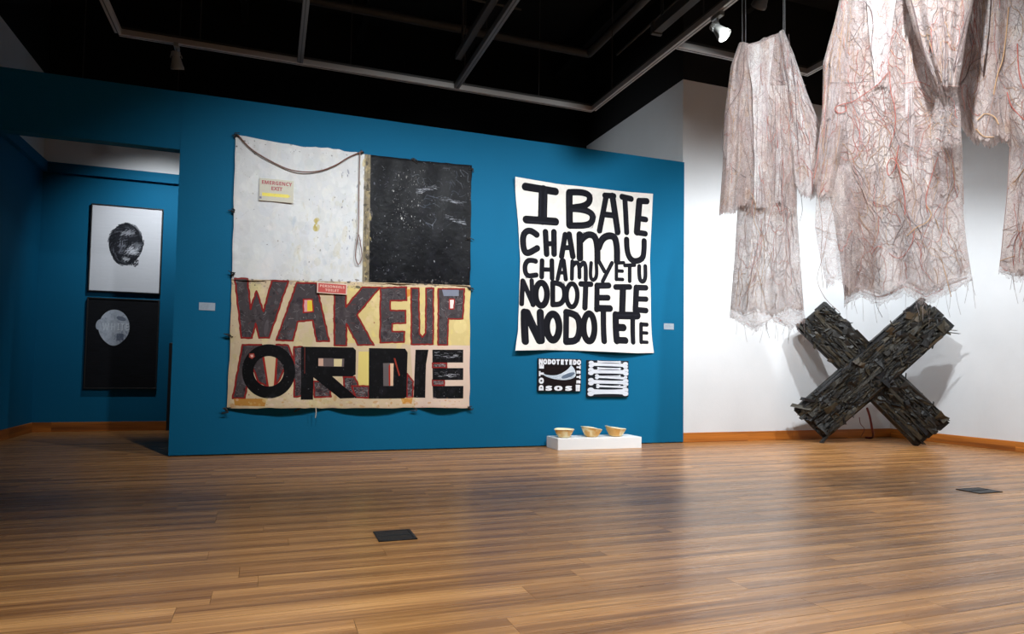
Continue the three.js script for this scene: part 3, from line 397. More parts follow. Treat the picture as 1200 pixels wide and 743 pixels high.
smallWork('bone_picture', 'small black picture of stacked white bones, below the banner', 686.8, 422, 734.6, 465, paint(640, 600, (g, w, h) => {
  const r = rng(6); g.fillStyle = '#1a1c22'; g.fillRect(0, 0, w, h); g.lineJoin = 'round';
  const bone = (x0, y0, x1, y1, t, e) => { g.fillStyle = '#c9ccd4'; g.strokeStyle = '#16181f'; g.lineWidth = 6; const n = [-(y1 - y0), x1 - x0], L = Math.hypot(...n); n[0] /= L; n[1] /= L; const mx = (x0 + x1) / 2, my = (y0 + y1) / 2;
    const draw = () => { g.beginPath(); g.moveTo(x0 + n[0] * t, y0 + n[1] * t); g.quadraticCurveTo(mx + n[0] * t * .55, my + n[1] * t * .55, x1 + n[0] * t, y1 + n[1] * t); g.lineTo(x1 - n[0] * t, y1 - n[1] * t); g.quadraticCurveTo(mx - n[0] * t * .55, my - n[1] * t * .55, x0 - n[0] * t, y0 - n[1] * t); g.closePath(); };
    draw(); g.stroke(); for (const [x, y, s] of [[x0, y0, -1], [x1, y1, 1]]) for (const d of [-1, 1]) { g.beginPath(); g.ellipse(x + s * e * .2, y + d * e * .62, e, e * .8, 0, 0, 7); g.stroke(); g.fill(); } draw(); g.fill();
    for (let i = 0; i < 14; i++) { const u = r(), x = lerp(x0, x1, u), y = lerp(y0, y1, u) + (r() - .5) * t; g.strokeStyle = `rgba(${r() < .4 ? '160,166,186' : '226,228,232'},.5)`; g.lineWidth = 3 + 4 * r(); g.beginPath(); g.moveTo(x, y); g.lineTo(x + 30 + 50 * r(), y + 2); g.stroke(); } };
  for (const [y, q] of [[20, 16], [128, 15], [262, 14], [428, 14]]) bone(165, y, 500, y + (r() - .5) * 10, q, 15);
  bone(62, 62, 585, 72, 30, 40); bone(60, 182, 590, 186, 36, 44); bone(150, 268, 590, 292, 22, 30); bone(62, 352, 590, 362, 34, 44); bone(165, 424, 585, 440, 18, 26); bone(62, 520, 585, 518, 46, 50);
}));

// wall labels
function wallLabel(label, u0, v0, u1, v1) { const [x0, y1] = wallPt(u0, v0), [x1, y0] = wallPt(u1, v1); const o = thing('wall_label', label, 'wall label', [(x0 + x1) / 2, y0, 0]);
  mesh('card', box(-(x1 - x0) / 2, (x1 - x0) / 2, 0, y1 - y0, 0, .004, .001), std(0x8f9ba7, .6), o);
  const p = mesh('print', new THREE.PlaneGeometry(x1 - x0 - .004, y1 - y0 - .004), std(0xffffff, .6, { map: paint(256, 128, (g) => { const r = rng(u0 | 0); g.fillStyle = '#9aa6b2'; g.fillRect(0, 0, 256, 128); for (let i = 0; i < 7; i++) for (let x = 20; x < 130 + r() * 110; x += 14) { g.fillStyle = 'rgba(70,76,86,.7)'; g.fillRect(x, 16 + i * 14, 4 + r() * 8, 4); } }) }), o); p.position.set(0, (y1 - y0) / 2, .0046); }
wallLabel('small pale text label on blue partition between opening and canvas', 233.3, 354.3, 252, 364.2);
wallLabel('small pale text label on blue partition between banner and white wall', 777.8, 378.8, 789.5, 386.4);

// ------------------------------------------------------------------ plinth and half-gourd bowls
const PZ = .355, PT = onZ(653.8, 514.2, PZ).y;
{
  const a = onZ(653.8, 527.8, PZ), b = onZ(751.9, 524.7, PZ);
  const pl = mesh('plinth', box(a.x, b.x, 0, PT, .05, PZ, .004), std(new THREE.Color().setRGB(.76, .76, .76), .5, { bumpMap: rep(grainy, 2, 2), bumpScale: .0003 })); tag(pl, 'low white plinth on the floor against the blue partition', 'plinth');
  const gourd = (seed) => dataTex(256, 128, (u, v) => { const q = fbm(u * 6 + seed, v * 4 + seed, 4), t = Math.max(0, Math.min(1, (q - .38) * 4)); return [lerp(.93, .86, t), lerp(.87, .66, t), lerp(.70, .36, t)]; });
  const bowl = (label, u, v, wpx, hpx, tilt, seed) => {
    const p = onY(u, v, PT + .01), z = Math.min(Math.max(p.z, .16), .24), q = onZ(u, v, z), dist = q.clone().sub(EYE).length(), sc = dist / F * 1.02, R = wpx * sc / 2, hh = hpx * sc;
    const o = thing('gourd_bowl', label, 'bowl', [q.x, PT, z], 0, 'half-gourd bowls on the plinth');
    const prof = []; for (let i = 0; i <= 12; i++) { const a = i / 12 * Math.PI / 2; const yy = Math.pow(i / 12, 1.25); prof.push([R * (.40 + .60 * Math.pow(yy, .5)), hh * yy]); }
    const inner = prof.slice().reverse().map(([x, y]) => [Math.max(0, x - .006), y + .006 * (x < R * .9 ? 1 : .3)]);
    const g = new THREE.LatheGeometry([[0, 0], ...prof, [R, hh + .003], ...inner.slice(1, -1), [0, .006]].map(c => new THREE.Vector2(...c)), 40), P = g.attributes.position, r = rng(seed), f1 = r() * 6, f2 = r() * 6;
    for (let i = 0; i < P.count; i++) { const a = Math.atan2(P.getZ(i), P.getX(i)), y = P.getY(i); P.setY(i, y * (1 + .03 * Math.sin(2 * a + f1) + .02 * Math.sin(3 * a + f2)) + tilt * P.getX(i) * (y / hh)); const k = 1 + .05 * Math.sin(2 * a + f2); P.setX(i, P.getX(i) * k); P.setZ(i, P.getZ(i) / k); }
    g.computeVertexNormals(); const s = mesh('shell', g, std(0xffffff, .55, { map: gourd(seed), side: THREE.DoubleSide }), o);
    const rim = []; for (let i = 0; i <= 40; i++) { const a = i / 40 * 2 * Math.PI, x = Math.cos(a) * R * (1 + .05 * Math.sin(2 * a + f2)), zz = Math.sin(a) * R / (1 + .05 * Math.sin(2 * a + f2)); rim.push(new THREE.Vector3(x, hh * (1 + .03 * Math.sin(2 * a + f1) + .02 * Math.sin(3 * a + f2)) + tilt * x, zz)); }
    const rg = new THREE.TubeGeometry(new THREE.CatmullRomCurve3(rim.slice(0, -1), true), 60, .0045, 6, true); mesh('rim', rg, std(new THREE.Color().setRGB(.80, .71, .50), .6), o);
  };
  bowl('small level-rimmed half-gourd bowl at the plinth end nearest the canvas', 661, 513.5, 21.7, 9.2, 0, 2);
  bowl('wide half-gourd bowl with tilted rim in the middle of the plinth', 693, 513, 24, 10, -.16, 5);
  bowl('tilted-rim half-gourd bowl at the plinth end nearest the white wall', 721.3, 512, 23.4, 9.6, -.14, 9);
}

// ------------------------------------------------------------------ paintings in the corner room
function framed(name, label, u0, v0, u1, v1, tex, fw) {
  const a = onZ(u0, v0, ZB + .045), b = onZ(u1, v1, ZB + .045), w = b.x - a.x, h = a.y - b.y;
  const o = thing(name, label, 'painting', [(a.x + b.x) / 2, b.y, ZB]);
  mesh('frame_rail', box(-w / 2, w / 2, 0, fw, 0, .045, .003), M.frame, o); mesh('frame_rail', box(-w / 2, w / 2, h - fw, h, 0, .045, .003), M.frame, o);
  mesh('frame_stile', box(-w / 2, -w / 2 + fw, fw, h - fw, 0, .045, .003), M.frame, o); mesh('frame_stile', box(w / 2 - fw, w / 2, fw, h - fw, 0, .045, .003), M.frame, o);
  mesh('canvas', box(-w / 2 + fw, w / 2 - fw, fw, h - fw, 0, .034), new THREE.MeshPhysicalMaterial({ roughness: .75, specularIntensity: .25, map: tex }), o); return o;
}
const headPath = (g, cx, cy, rx, ry) => { g.beginPath(); for (let i = 0; i <= 60; i++) { const a = i / 60 * 2 * Math.PI, k = Math.sin(a) > 0 ? 1 - .22 * Math.pow(Math.abs(Math.sin(a)), 2.2) : 1; const x = cx + rx * k * Math.cos(a), y = cy + ry * Math.sin(a); i ? g.lineTo(x, y) : g.moveTo(x, y); } g.closePath(); };
framed('white_head_painting', 'white painting of a dark brushed head in black frame, above the black one', 107, 238, 187.5, 345, paint(700, 1000, (g, w, h) => {
  const r = rng(12); g.fillStyle = '#cfd0d6'; g.fillRect(0, 0, w, h); for (let i = 0; i < 300; i++) { g.fillStyle = `rgba(${r() < .5 ? '214,216,222' : '198,199,206'},.25)`; g.fillRect(r() * w, r() * h, 30 + r() * 120, 4 + r() * 10); }
  const cx = 345, cy = 440, rx = 172, ry = 245; headPath(g, cx, cy, rx, ry); g.fillStyle = '#23242a'; g.fill();
  for (let i = 0; i < 420; i++) { const a = r() * 6.283, q = .78 + r() * .28, x = cx + rx * q * Math.cos(a) * (Math.sin(a) > 0 ? .9 : 1), y = cy + ry * q * Math.sin(a); g.strokeStyle = `rgba(${r() < .75 ? '24,25,30' : '90,92,100'},${.3 + r() * .4})`; g.lineWidth = 4 + r() * 12; g.beginPath(); g.moveTo(x, y); g.quadraticCurveTo(x - Math.sin(a) * 30, y + Math.cos(a) * 30, x - Math.sin(a + .5) * 60, y + Math.cos(a + .5) * 55); g.stroke(); }
  headPath(g, cx, cy, rx, ry); g.save(); g.clip();
  for (const [x, y, a, b, n, c] of [[350, 320, 90, 50, 60, '150,152,160'], [400, 520, 90, 70, 110, '196,198,206'], [290, 470, 50, 110, 60, '120,122,132'], [330, 620, 40, 40, 24, '200,202,208'], [440, 450, 60, 40, 40, '110,112,120']]) for (let i = 0; i < n; i++) { const X = x + (r() + r() - 1) * a, Y = y + (r() + r() - 1) * b; g.strokeStyle = `rgba(${c},${.2 + r() * .4})`; g.lineWidth = 4 + r() * 10; g.beginPath(); g.moveTo(X, Y); g.lineTo(X + 10 + 40 * r(), Y - 10 - 26 * r()); g.stroke(); }
  g.restore(); g.fillStyle = 'rgba(24,25,30,.85)'; for (let i = 0; i < 6; i++) g.fillRect(268 + i * 24, 392 + (i % 2) * 10, 11, 52); for (let i = 0; i < 60; i++) { g.strokeStyle = 'rgba(26,27,32,.5)'; g.lineWidth = 5 + r() * 6; const X = 400 + r() * 80, Y = 590 + r() * 80; g.beginPath(); g.moveTo(X, Y); g.lineTo(X - 30 * r(), Y + 40 * r()); g.stroke(); }
}), .014);
framed('black_head_painting', 'black painting of a pale head lettered WHITE in black frame, below the white one', 102, 348, 183, 456, paint(700, 1000, (g, w, h) => {
  const r = rng(13); g.fillStyle = '#15161a'; g.fillRect(0, 0, w, h); for (let i = 0; i < 400; i++) { g.fillStyle = `rgba(${r() < .5 ? '30,31,36' : '12,12,15'},.3)`; g.fillRect(r() * w, r() * h, 20 + r() * 90, 4 + r() * 12); }
  const cx = 262, cy = 320, rx = 155, ry = 205; g.fillStyle = '#a9b0bd'; g.beginPath(); g.ellipse(115, 290, 34, 60, .2, 0, 7); g.fill(); headPath(g, cx, cy, rx, ry); g.fillStyle = '#b2b8c4'; g.fill(); g.save(); headPath(g, cx, cy, rx, ry); g.clip();
  for (let i = 0; i < 240; i++) { const x = 110 + r() * 310, y = 120 + r() * 410; g.strokeStyle = `rgba(${x > 300 && y > 350 ? '92,98,118' : r() < .6 ? '196,202,212' : '138,145,160'},${.12 + r() * .3})`; g.lineWidth = 8 + r() * 22; g.beginPath(); g.moveTo(x, y); g.lineTo(x + (r() - .5) * 60, y + 50 * r()); g.stroke(); }
  g.fillStyle = 'rgba(88,94,112,.7)'; g.beginPath(); g.ellipse(330, 215, 50, 24, .3, 0, 7); g.fill(); g.fillRect(290, 385, 70, 80); g.restore();
  g.font = 'bold 104px sans-serif'; g.textBaseline = 'middle'; [...'WHITE'].forEach((c, i) => { g.save(); g.translate([178, 252, 306, 344, 392][i], 312); g.scale(.72, 1.1); g.textAlign = 'center'; g.fillStyle = i < 2 ? 'rgba(190,197,208,.8)' : 'rgba(60,66,84,.9)'; if (i >= 2) { g.fillText(c, 5, 3); } g.fillStyle = i < 2 ? 'rgba(206,212,220,.8)' : '#d2d7de'; g.fillText(c, 0, 0); g.restore(); });
}), .016);
{ const p = onZ(194.5, 499, ZB + .06); const o = thing('dark_board', 'black board standing behind the edge of the blue partition', 'board', [p.x + .3, .1155, ZB + .019]);
  mesh('panel', box(-.3, .3, 0, 1.1, 0, .04, .004), M.frame, o); o.position.y = .1155; o.position.y = 0; mesh('foot_block', box(-.25, .25, 0, .02, .04, .1, .004), M.frame, o); }

// ------------------------------------------------------------------ floor outlet covers
function outlet(label, x0, x1, z0, z1) { const o = thing('floor_outlet', label, 'floor outlet', [(x0 + x1) / 2, 0, (z0 + z1) / 2], 0, 'floor outlet covers'); const w = (x1 - x0) / 2, d = (z1 - z0) / 2, m = std(new THREE.Color().setRGB(.02, .021, .024), .45, { metalness: .4, bumpMap: rep(grainy, 2, 2), bumpScale: .0008 });
  mesh('frame', [box(-w, w, 0, .006, -d, -d + .014, .002), box(-w, w, 0, .006, d - .014, d, .002), box(-w, -w + .014, 0, .006, -d, d, .002), box(w - .014, w, 0, .006, -d, d, .002)], m, o);
  mesh('lid', box(-w + .016, w - .016, 0, .005, -d + .016, -.002, .001), m, o); mesh('lid', box(-w + .016, w - .016, 0, .005, .002, d - .016, .001), m, o); mesh('hinge', rod([-w + .02, .005, 0], [w - .02, .005, 0], .003), M.darkMetal, o); }
outlet('dark square floor outlet cover in the open floor before the canvas', 1.362, 1.552, 3.275, 3.475);
outlet('dark square floor outlet cover on the floor before the wooden cross', 5.66, 5.9, 3.18, 3.36);

// ------------------------------------------------------------------ the wooden cross
{
  const A = onY(968, 519, 0), B = onY(1078, 523, 0), yaw = -Math.atan2(B.z - A.z, B.x - A.x);
  const o = thing('wooden_cross', 'big X of charred black wood fragments leaning in the white corner', 'sculpture', [A.x, 0, A.z], yaw);
  const lean = new THREE.Group(); lean.rotation.x = -2 * Math.PI / 180; // local: x along the feet line, y up the leaning face, z towards the room
  const tones = [[.012, .010, .008], [.005, .0045, .0045], [.026, .022, .015], [.018, .018, .017], [.040, .030, .016], [.008, .008, .010]];
  const grain = dataTex(128, 128, (u, v) => .5 + .9 * (fbm(u * 3, v * 24, 4) - .5), false);
  const mats = tones.map(c => std(new THREE.Color().setRGB(...c), .48, { bumpMap: grain, bumpScale: .003 })); mats.push(std(new THREE.Color().setRGB(.05, .03, .012), .6, { bumpMap: grain, bumpScale: .003 }));
  const r = rng(99);
  const frag = (L, w, h) => { const g = new THREE.BoxGeometry(L, w, h, 2, 1, 1), p = g.attributes.position, q = {}; for (let i = 0; i < p.count; i++) { const k = [p.getX(i), p.getY(i), p.getZ(i)].map(c => Math.round(c * 1e4)).join(); q[k] ??= [(r() - .5) * Math.min(L * .16, .035), (r() - .5) * w * .45, p.getZ(i) > 0 ? (r() - .5) * h * .6 : 0]; p.setXYZ(i, p.getX(i) + q[k][0], p.getY(i) + q[k][1], p.getZ(i) + q[k][2]); } const n = g.toNonIndexed(); n.computeVertexNormals(); return n; };
  const kinds = []; for (let i = 0; i < 26; i++) kinds.push(frag(.10 + .24 * r() * r() + .02, .022 + .045 * r(), .03 + .05 * r()));
  const chunk = []; for (let i = 0; i < 12; i++) chunk.push(frag(.05 + .09 * r(), .04 + .06 * r(), .04 + .06 * r()));
  const c5 = Math.cos(lean.rotation.x), s5 = Math.sin(lean.rotation.x);
  const beam = (name, p, q, width, z0, depth, nF, lb) => {
    const b = new THREE.Group(); put(b, name, o); b.userData.label = lb;
    const dx = q[0] - p[0], dy = q[1] - p[1], L = Math.hypot(dx, dy), ang = Math.atan2(dy, dx);
    b.matrixAutoUpdate = true; b.rotation.order = 'XYZ'; b.quaternion.copy(new THREE.Quaternion().setFromEuler(new THREE.Euler(lean.rotation.x, 0, 0)).multiply(new THREE.Quaternion().setFromAxisAngle(new THREE.Vector3(0, 0, 1), ang)));
    const mx = (p[0] + q[0]) / 2, my = (p[1] + q[1]) / 2; b.position.set(mx, my * c5 - z0 * s5, my * s5 + z0 * c5);
    // backing planks
    for (const [k, w] of [[-1, .48], [0, .5], [1, .46]]) { const pw = width / 3; mesh('backing_plank', box(-L / 2 * (.96 + .04 * r()), L / 2 * (.96 + .04 * r()), k * pw - pw / 2 + .004, k * pw + pw / 2 - .004, -depth, -.012, .006), mats[Math.abs(k)], b); }
    // long battens that give the ragged ends and edges
    for (let i = 0; i < 9; i++) { const y = lerp(-width / 2, width / 2, (i + .5) / 9), l = L * (.35 + .6 * r()), x = (r() - .5) * Math.max(0, L * .99 - l); const g = frag(l, .03 + .02 * r(), .05 + .03 * r()); const m = mesh('batten', g, mats[Math.floor(r() * 6)], b); m.position.set(x, y, -.005 + .02 * r()); }
    for (let i = 0; i < nF; i++) {
      const t = i / nF, ck = r() < .3, g = ck ? chunk[Math.floor(r() * chunk.length)] : kinds[Math.floor(r() * kinds.length)];
      const m = mesh('wood_fragment', g, mats[r() < .05 ? 6 : Math.floor(r() * 6)], b);
      const x = lerp(-L / 2 + .09, L / 2 - .09, (t + r() * .03) % 1), y = ((i * .618034) % 1 - .5) * (width - .05);
      m.position.set(x, y, .004 + .022 * r()); m.rotation.set((r() - .5) * .6, (r() - .5) * .16, (r() < .8 ? (r() - .5) * .2 : (r() - .5) * 2.2));
    }
    const bits = []; for (let i = 0; i < 1000; i++) { const g = kinds[Math.floor(r() * kinds.length)].clone(); g.scale(.35 + .65 * r(), .16 + .26 * r(), .45); g.rotateX((r() - .5) * .9); g.rotateY((r() - .5) * .25); g.rotateZ(r() < .75 ? (r() - .5) * .25 : (r() - .5) * 2.4); g.translate((r() - .5) * L * .87, (r() - .5) * (width - .05), .015 + .035 * r()); bits.push(g); }
    for (const [k, mi] of [[0, 3], [1, 2], [2, 0], [3, 4], [4, 1]]) { const s = mesh('splinters', mergeGeometries(bits.filter((_, i) => i % 5 === k)), mats[mi], b); s.userData.kind = 'stuff'; }
    // side battens
    for (const k of [-1, 1]) mesh('edge_batten', frag(L * .96, .04, depth * .9).translate(0, k * (width / 2 - .012), -depth * .5), mats[1], b);
    return b;
  };
  beam('rear_beam', [-.17, 1.6], [1.2, .13], .46, 0, .085, 135, 'charred beam passing behind the other');
  beam('front_beam', [-.21, .2], [1.27, 1.615], .49, .05, .08, 145, 'charred beam crossing in front of the other');
  const cab = mesh('red_cable', [tube([onZ(1016, 478, .45), onZ(1019, 487, .44), onZ(1021.5, 500, .44), new THREE.Vector3(...onY(1021, 513, .014).toArray()), new THREE.Vector3(onY(1014, 512.5, .014).x, .014, onY(1014, 512.5, .014).z)], .013, 40, 8)], std(new THREE.Color().setRGB(.13, .012, .012), .45)); tag(cab, 'dark red cable hanging behind the wooden cross', 'cable');
  const cab2 = mesh('red_thread', [tube([onZ(1007, 489, .42), onZ(1008.5, 497, .42), onZ(1012, 501, .42), onY(1009, 512, .006)], .004, 30, 6)], std(new THREE.Color().setRGB(.2, .03, .03), .6)); tag(cab2, 'thin red cord dangling behind the wooden cross', 'cord');
}

// ------------------------------------------------------------------ hanging gauze robes
const gauzeColor = (seed, a, b) => paint(1024, 1024, (g, w, h) => {
  const r = rng(seed); g.fillStyle = a; g.fillRect(0, 0, w, h);
  for (let i = 0; i < 260; i++) { g.fillStyle = `rgba(${['222,212,208', '170,150,146', '196,170,160', '214,206,206', '178,160,158'][i % 5]},.22)`; g.beginPath(); g.ellipse(r() * w, r() * h, 14 + r() * 40, 50 + r() * 180, (r() - .5) * .3, 0, 7); g.fill(); }
  for (let i = 0; i < 5200; i++) { const x = r() * w, y = r() * h, an = Math.PI / 2 + (r() - .5) * 2.2, l = 14 + r() * 60; g.strokeStyle = `rgba(${['92,74,72', '128,102,98', '232,226,222', '150,92,84', '176,128,92', '240,236,234', '110,100,104'][Math.floor(r() * 7)]},${.12 + r() * .35})`; g.lineWidth = .8 + r() * 1.8; g.beginPath(); g.moveTo(x, y); g.quadraticCurveTo(x + (r() - .5) * l, y + (r() - .5) * l, x + Math.cos(an) * l, y + Math.sin(an) * l); g.stroke(); }
  for (let i = 0; i < 40; i++) { g.fillStyle = `rgba(${i % 2 ? '178,120,70' : '160,96,88'},.1)`; g.beginPath(); g.ellipse(r() * w, r() * h, 10 + r() * 30, 20 + r() * 50, r(), 0, 7); g.fill(); }
});
const gauzeAlpha = (seed, base, n) => paint(1024, 1024, (g, w, h) => {
  const r = rng(seed); g.fillStyle = `rgb(${base},${base},${base})`; g.fillRect(0, 0, w, h);
  for (let i = 0; i < 200; i++) { g.fillStyle = `rgba(${r() < .5 ? '0,0,0' : '255,255,255'},.08)`; g.beginPath(); g.ellipse(r() * w, r() * h, 10 + r() * 40, 30 + r() * 120, 0, 0, 7); g.fill(); }
  for (let i = 0; i < n; i++) { const x = r() * w, y = r() * h, l = 20 + r() * 70; g.strokeStyle = `rgba(${r() < .78 ? '255,255,255' : '0,0,0'},${.2 + r() * .5})`; g.lineWidth = .8 + r() * 2; g.beginPath(); g.moveTo(x, y); g.quadraticCurveTo(x + (r() - .5) * l, y + (r() - .5) * l, x + (r() - .5) * l * 1.4, y + l * (r() - .3)); g.stroke(); }
}, false);
const wrap = (t) => { t.wrapS = t.wrapT = THREE.RepeatWrapping; return t; };
const colA = wrap(gauzeColor(41, 'rgb(194,175,169)')), colB = wrap(gauzeColor(43, 'rgb(222,209,204)')), alA = wrap(gauzeAlpha(51, 188, 4200)), alB = wrap(gauzeAlpha(53, 60, 2400)), alC = wrap(gauzeAlpha(55, 138, 3600));
const gauze = (map, alphaMap, tint = 0xffffff) => new THREE.MeshPhysicalMaterial({ color: tint, map, alphaMap, transparent: true, side: THREE.DoubleSide, roughness: .95, transmission: .34, thickness: 0, bumpMap: alA, bumpScale: .002 });
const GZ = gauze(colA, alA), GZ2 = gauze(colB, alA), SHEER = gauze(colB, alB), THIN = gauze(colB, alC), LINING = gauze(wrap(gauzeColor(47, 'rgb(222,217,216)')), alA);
const TH = { dark: std(new THREE.Color().setRGB(.12, .085, .085), .9), brown: std(new THREE.Color().setRGB(.33, .215, .185), .9), red: std(new THREE.Color().setRGB(.38, .095, .07), .9), ochre: std(new THREE.Color().setRGB(.42, .25, .13), .9), grey: std(new THREE.Color().setRGB(.36, .31, .31), .9) };
function robe(label, depth, cu, cv, pieces, opt) {
  const mid = DIR(cu, cv).multiplyScalar(depth).add(EYE), nrm = new THREE.Vector3(EYE.x - mid.x, 0, EYE.z - mid.z).normalize(), right = new THREE.Vector3(nrm.z, 0, -nrm.x);
  const y0 = opt.y0 ?? 1.1, o = thing('gauze_robe', label, 'robe', [mid.x, y0, mid.z], Math.atan2(nrm.x, nrm.z), 'sheer thread-covered robes hanging from the ceiling');
  const local = (u, v) => { const d = DIR(u, v), k = mid.clone().sub(EYE).dot(nrm) / d.dot(nrm), p = d.multiplyScalar(k).add(EYE); return [p.clone().sub(mid).dot(right), p.y - y0]; };
  const surf = []; let sd = opt.seed;
  for (const [name, L, R, T, B, th, dz, mat, folds, lb] of pieces) {
    const f = coons(L, R, T, B), nu = 56, nv = 70, r = rng(sd += 13), ph = [r() * 6, r() * 6, r() * 6, r() * 6];
    const P = (s, v, side) => { const q = local(...f(s, v)), e = Math.max(0, 1 - Math.pow(2 * s - 1, 2)), edge = Math.pow(e, .55);
      const w = folds * (.35 + .65 * v), fo = w * (Math.sin(s * 17 + ph[0] + 1.2 * Math.sin(v * 3 + ph[1])) * .6 + Math.sin(s * 31 + ph[2] + v * 2.2) * .35 + Math.sin(v * 5 + s * 6 + ph[3]) * .12) + .006 * (vn(s * 14 + ph[0], v * 12) - .5);
      return [q[0], q[1] + (name === 'body' && v < .02 ? 0 : 0), dz + side * th * edge + fo * (.35 + .65 * edge)]; };
    const pos = [], uv = [], idx = [];
    for (const side of [1, -1]) for (let j = 0; j <= nv; j++) for (let i = 0; i <= nu; i++) { const p = P(i / nu, j / nv, side); if (j === nv && opt.fray !== false) p[1] += (r() - .7) * .03; pos.push(...p); uv.push(p[0] / .8 + (side > 0 ? 0 : .37), p[1] / .8); }
    const N = (nu + 1) * (nv + 1); for (const k of [0, 1]) for (let j = 0; j < nv; j++) for (let i = 0; i < nu; i++) { const a = k * N + j * (nu + 1) + i, b = a + 1, c = a + nu + 2, d = a + nu + 1; k ? idx.push(a, b, d, b, c, d) : idx.push(a, d, b, b, d, c); }
    const g = new THREE.BufferGeometry(); g.setAttribute('position', new THREE.Float32BufferAttribute(pos, 3)); g.setAttribute('uv', new THREE.Float32BufferAttribute(uv, 2)); g.setIndex(idx); g.computeVertexNormals();
    const m = mesh(name, g, mat, o); if (lb) m.userData.label = lb; surf.push({ name, P, m });
  }
  // threads stitched on the cloth
  const r = rng(opt.seed * 3 + 1), fine = { dark: [], brown: [], grey: [], red: [], ochre: [] };
  const walk = (S, n, step, wig) => { let s = .06 + r() * .88, v = r() * .95, a = Math.PI / 2 + (r() - .5) * 3; const pts = []; for (let i = 0; i < n; i++) { pts.push(new THREE.Vector3(...S.P(s, v, 1)).add(new THREE.Vector3(0, 0, .004))); a += (r() - .5) * wig; s += Math.cos(a) * step * 1.3; v += Math.sin(a) * step; if (s < .03 || s > .97 || v < .01 || v > 1) break; } return pts; };
  for (const S of surf) { const n = S.name === 'body' ? opt.threads : S.name === 'inner_layer' ? 0 : S.name === 'painted_light_strip' ? 14 : /hem|veil|sheer/.test(S.name) ? 14 : Math.round(opt.threads * .38); for (let i = 0; i < n; i++) { const p = walk(S, 9 + Math.floor(r() * 14), .02, 1.3); if (p.length < 4) continue; const k = ['brown', 'grey', 'dark', 'grey', 'red', 'brown', 'grey', 'brown', 'grey', 'brown', 'grey', 'ochre'][Math.floor(r() * 12)]; fine[k].push(tube(p, .0009 + .0006 * r(), p.length * 3, 3)); } }
  for (const k in fine) if (fine[k].length) { const m = mesh('fine_threads', fine[k], TH[k], o); m.userData.kind = 'stuff'; }
  const bold = (k, rad, pts) => { const S = surf[0]; const V = pts.map(([u, v]) => { const q = local(u, v); // lies on whichever cloth is in front there
      let z = -1; for (const S of surf) { const a = S.bb ??= (() => { const out = []; for (let j = 0; j <= 24; j++) for (let i = 0; i <= 16; i++) out.push(S.P(i / 16, j / 24, 1)); return out; })(); let best = 9, bz = 0; for (const c of a) { const d = (c[0] - q[0]) ** 2 + (c[1] - q[1]) ** 2; if (d < best) { best = d; bz = c[2]; } } if (best < .004) z = Math.max(z, bz); } if (z < -.9) z = 0; return new THREE.Vector3(q[0], q[1], z + .008); }); mesh('thread', [tube(V, rad * .72, V.length * 8, 5)], TH[k], o); };
  for (const b of opt.bold || []) bold(...b);
  // loose ends under the hem
  const ends = []; const S = surf.find(q => q.name === 'gauze_hem') || surf[0]; for (let i = 0; i < (opt.ends ?? 26); i++) { const s = r(), p = new THREE.Vector3(...S.P(s, .97, r() < .6 ? 1 : -1)), l = .04 + .12 * r(), dx = (r() - .5) * .06; ends.push(tube([p, p.clone().add(new THREE.Vector3(dx * .4, -l * .5, 0)), p.clone().add(new THREE.Vector3(dx, -l, .01))], .0009, 8, 3)); }
  if (ends.length) { const m = mesh('loose_threads', ends, TH.grey, o); m.userData.kind = 'stuff'; }
  for (const [u, v, u2] of opt.wires) { const a = local(u, v), b = local(u2, v - 60); const k = (YC - y0 - a[1]) / (b[1] - a[1]); mesh('hanging_wire', rod([a[0], a[1] - .01, opt.wz ?? 0], [a[0] + (b[0] - a[0]) * k * .2, YC - y0, opt.wz ?? 0], .0009, 5), M.wire, o); }
  return o;
}
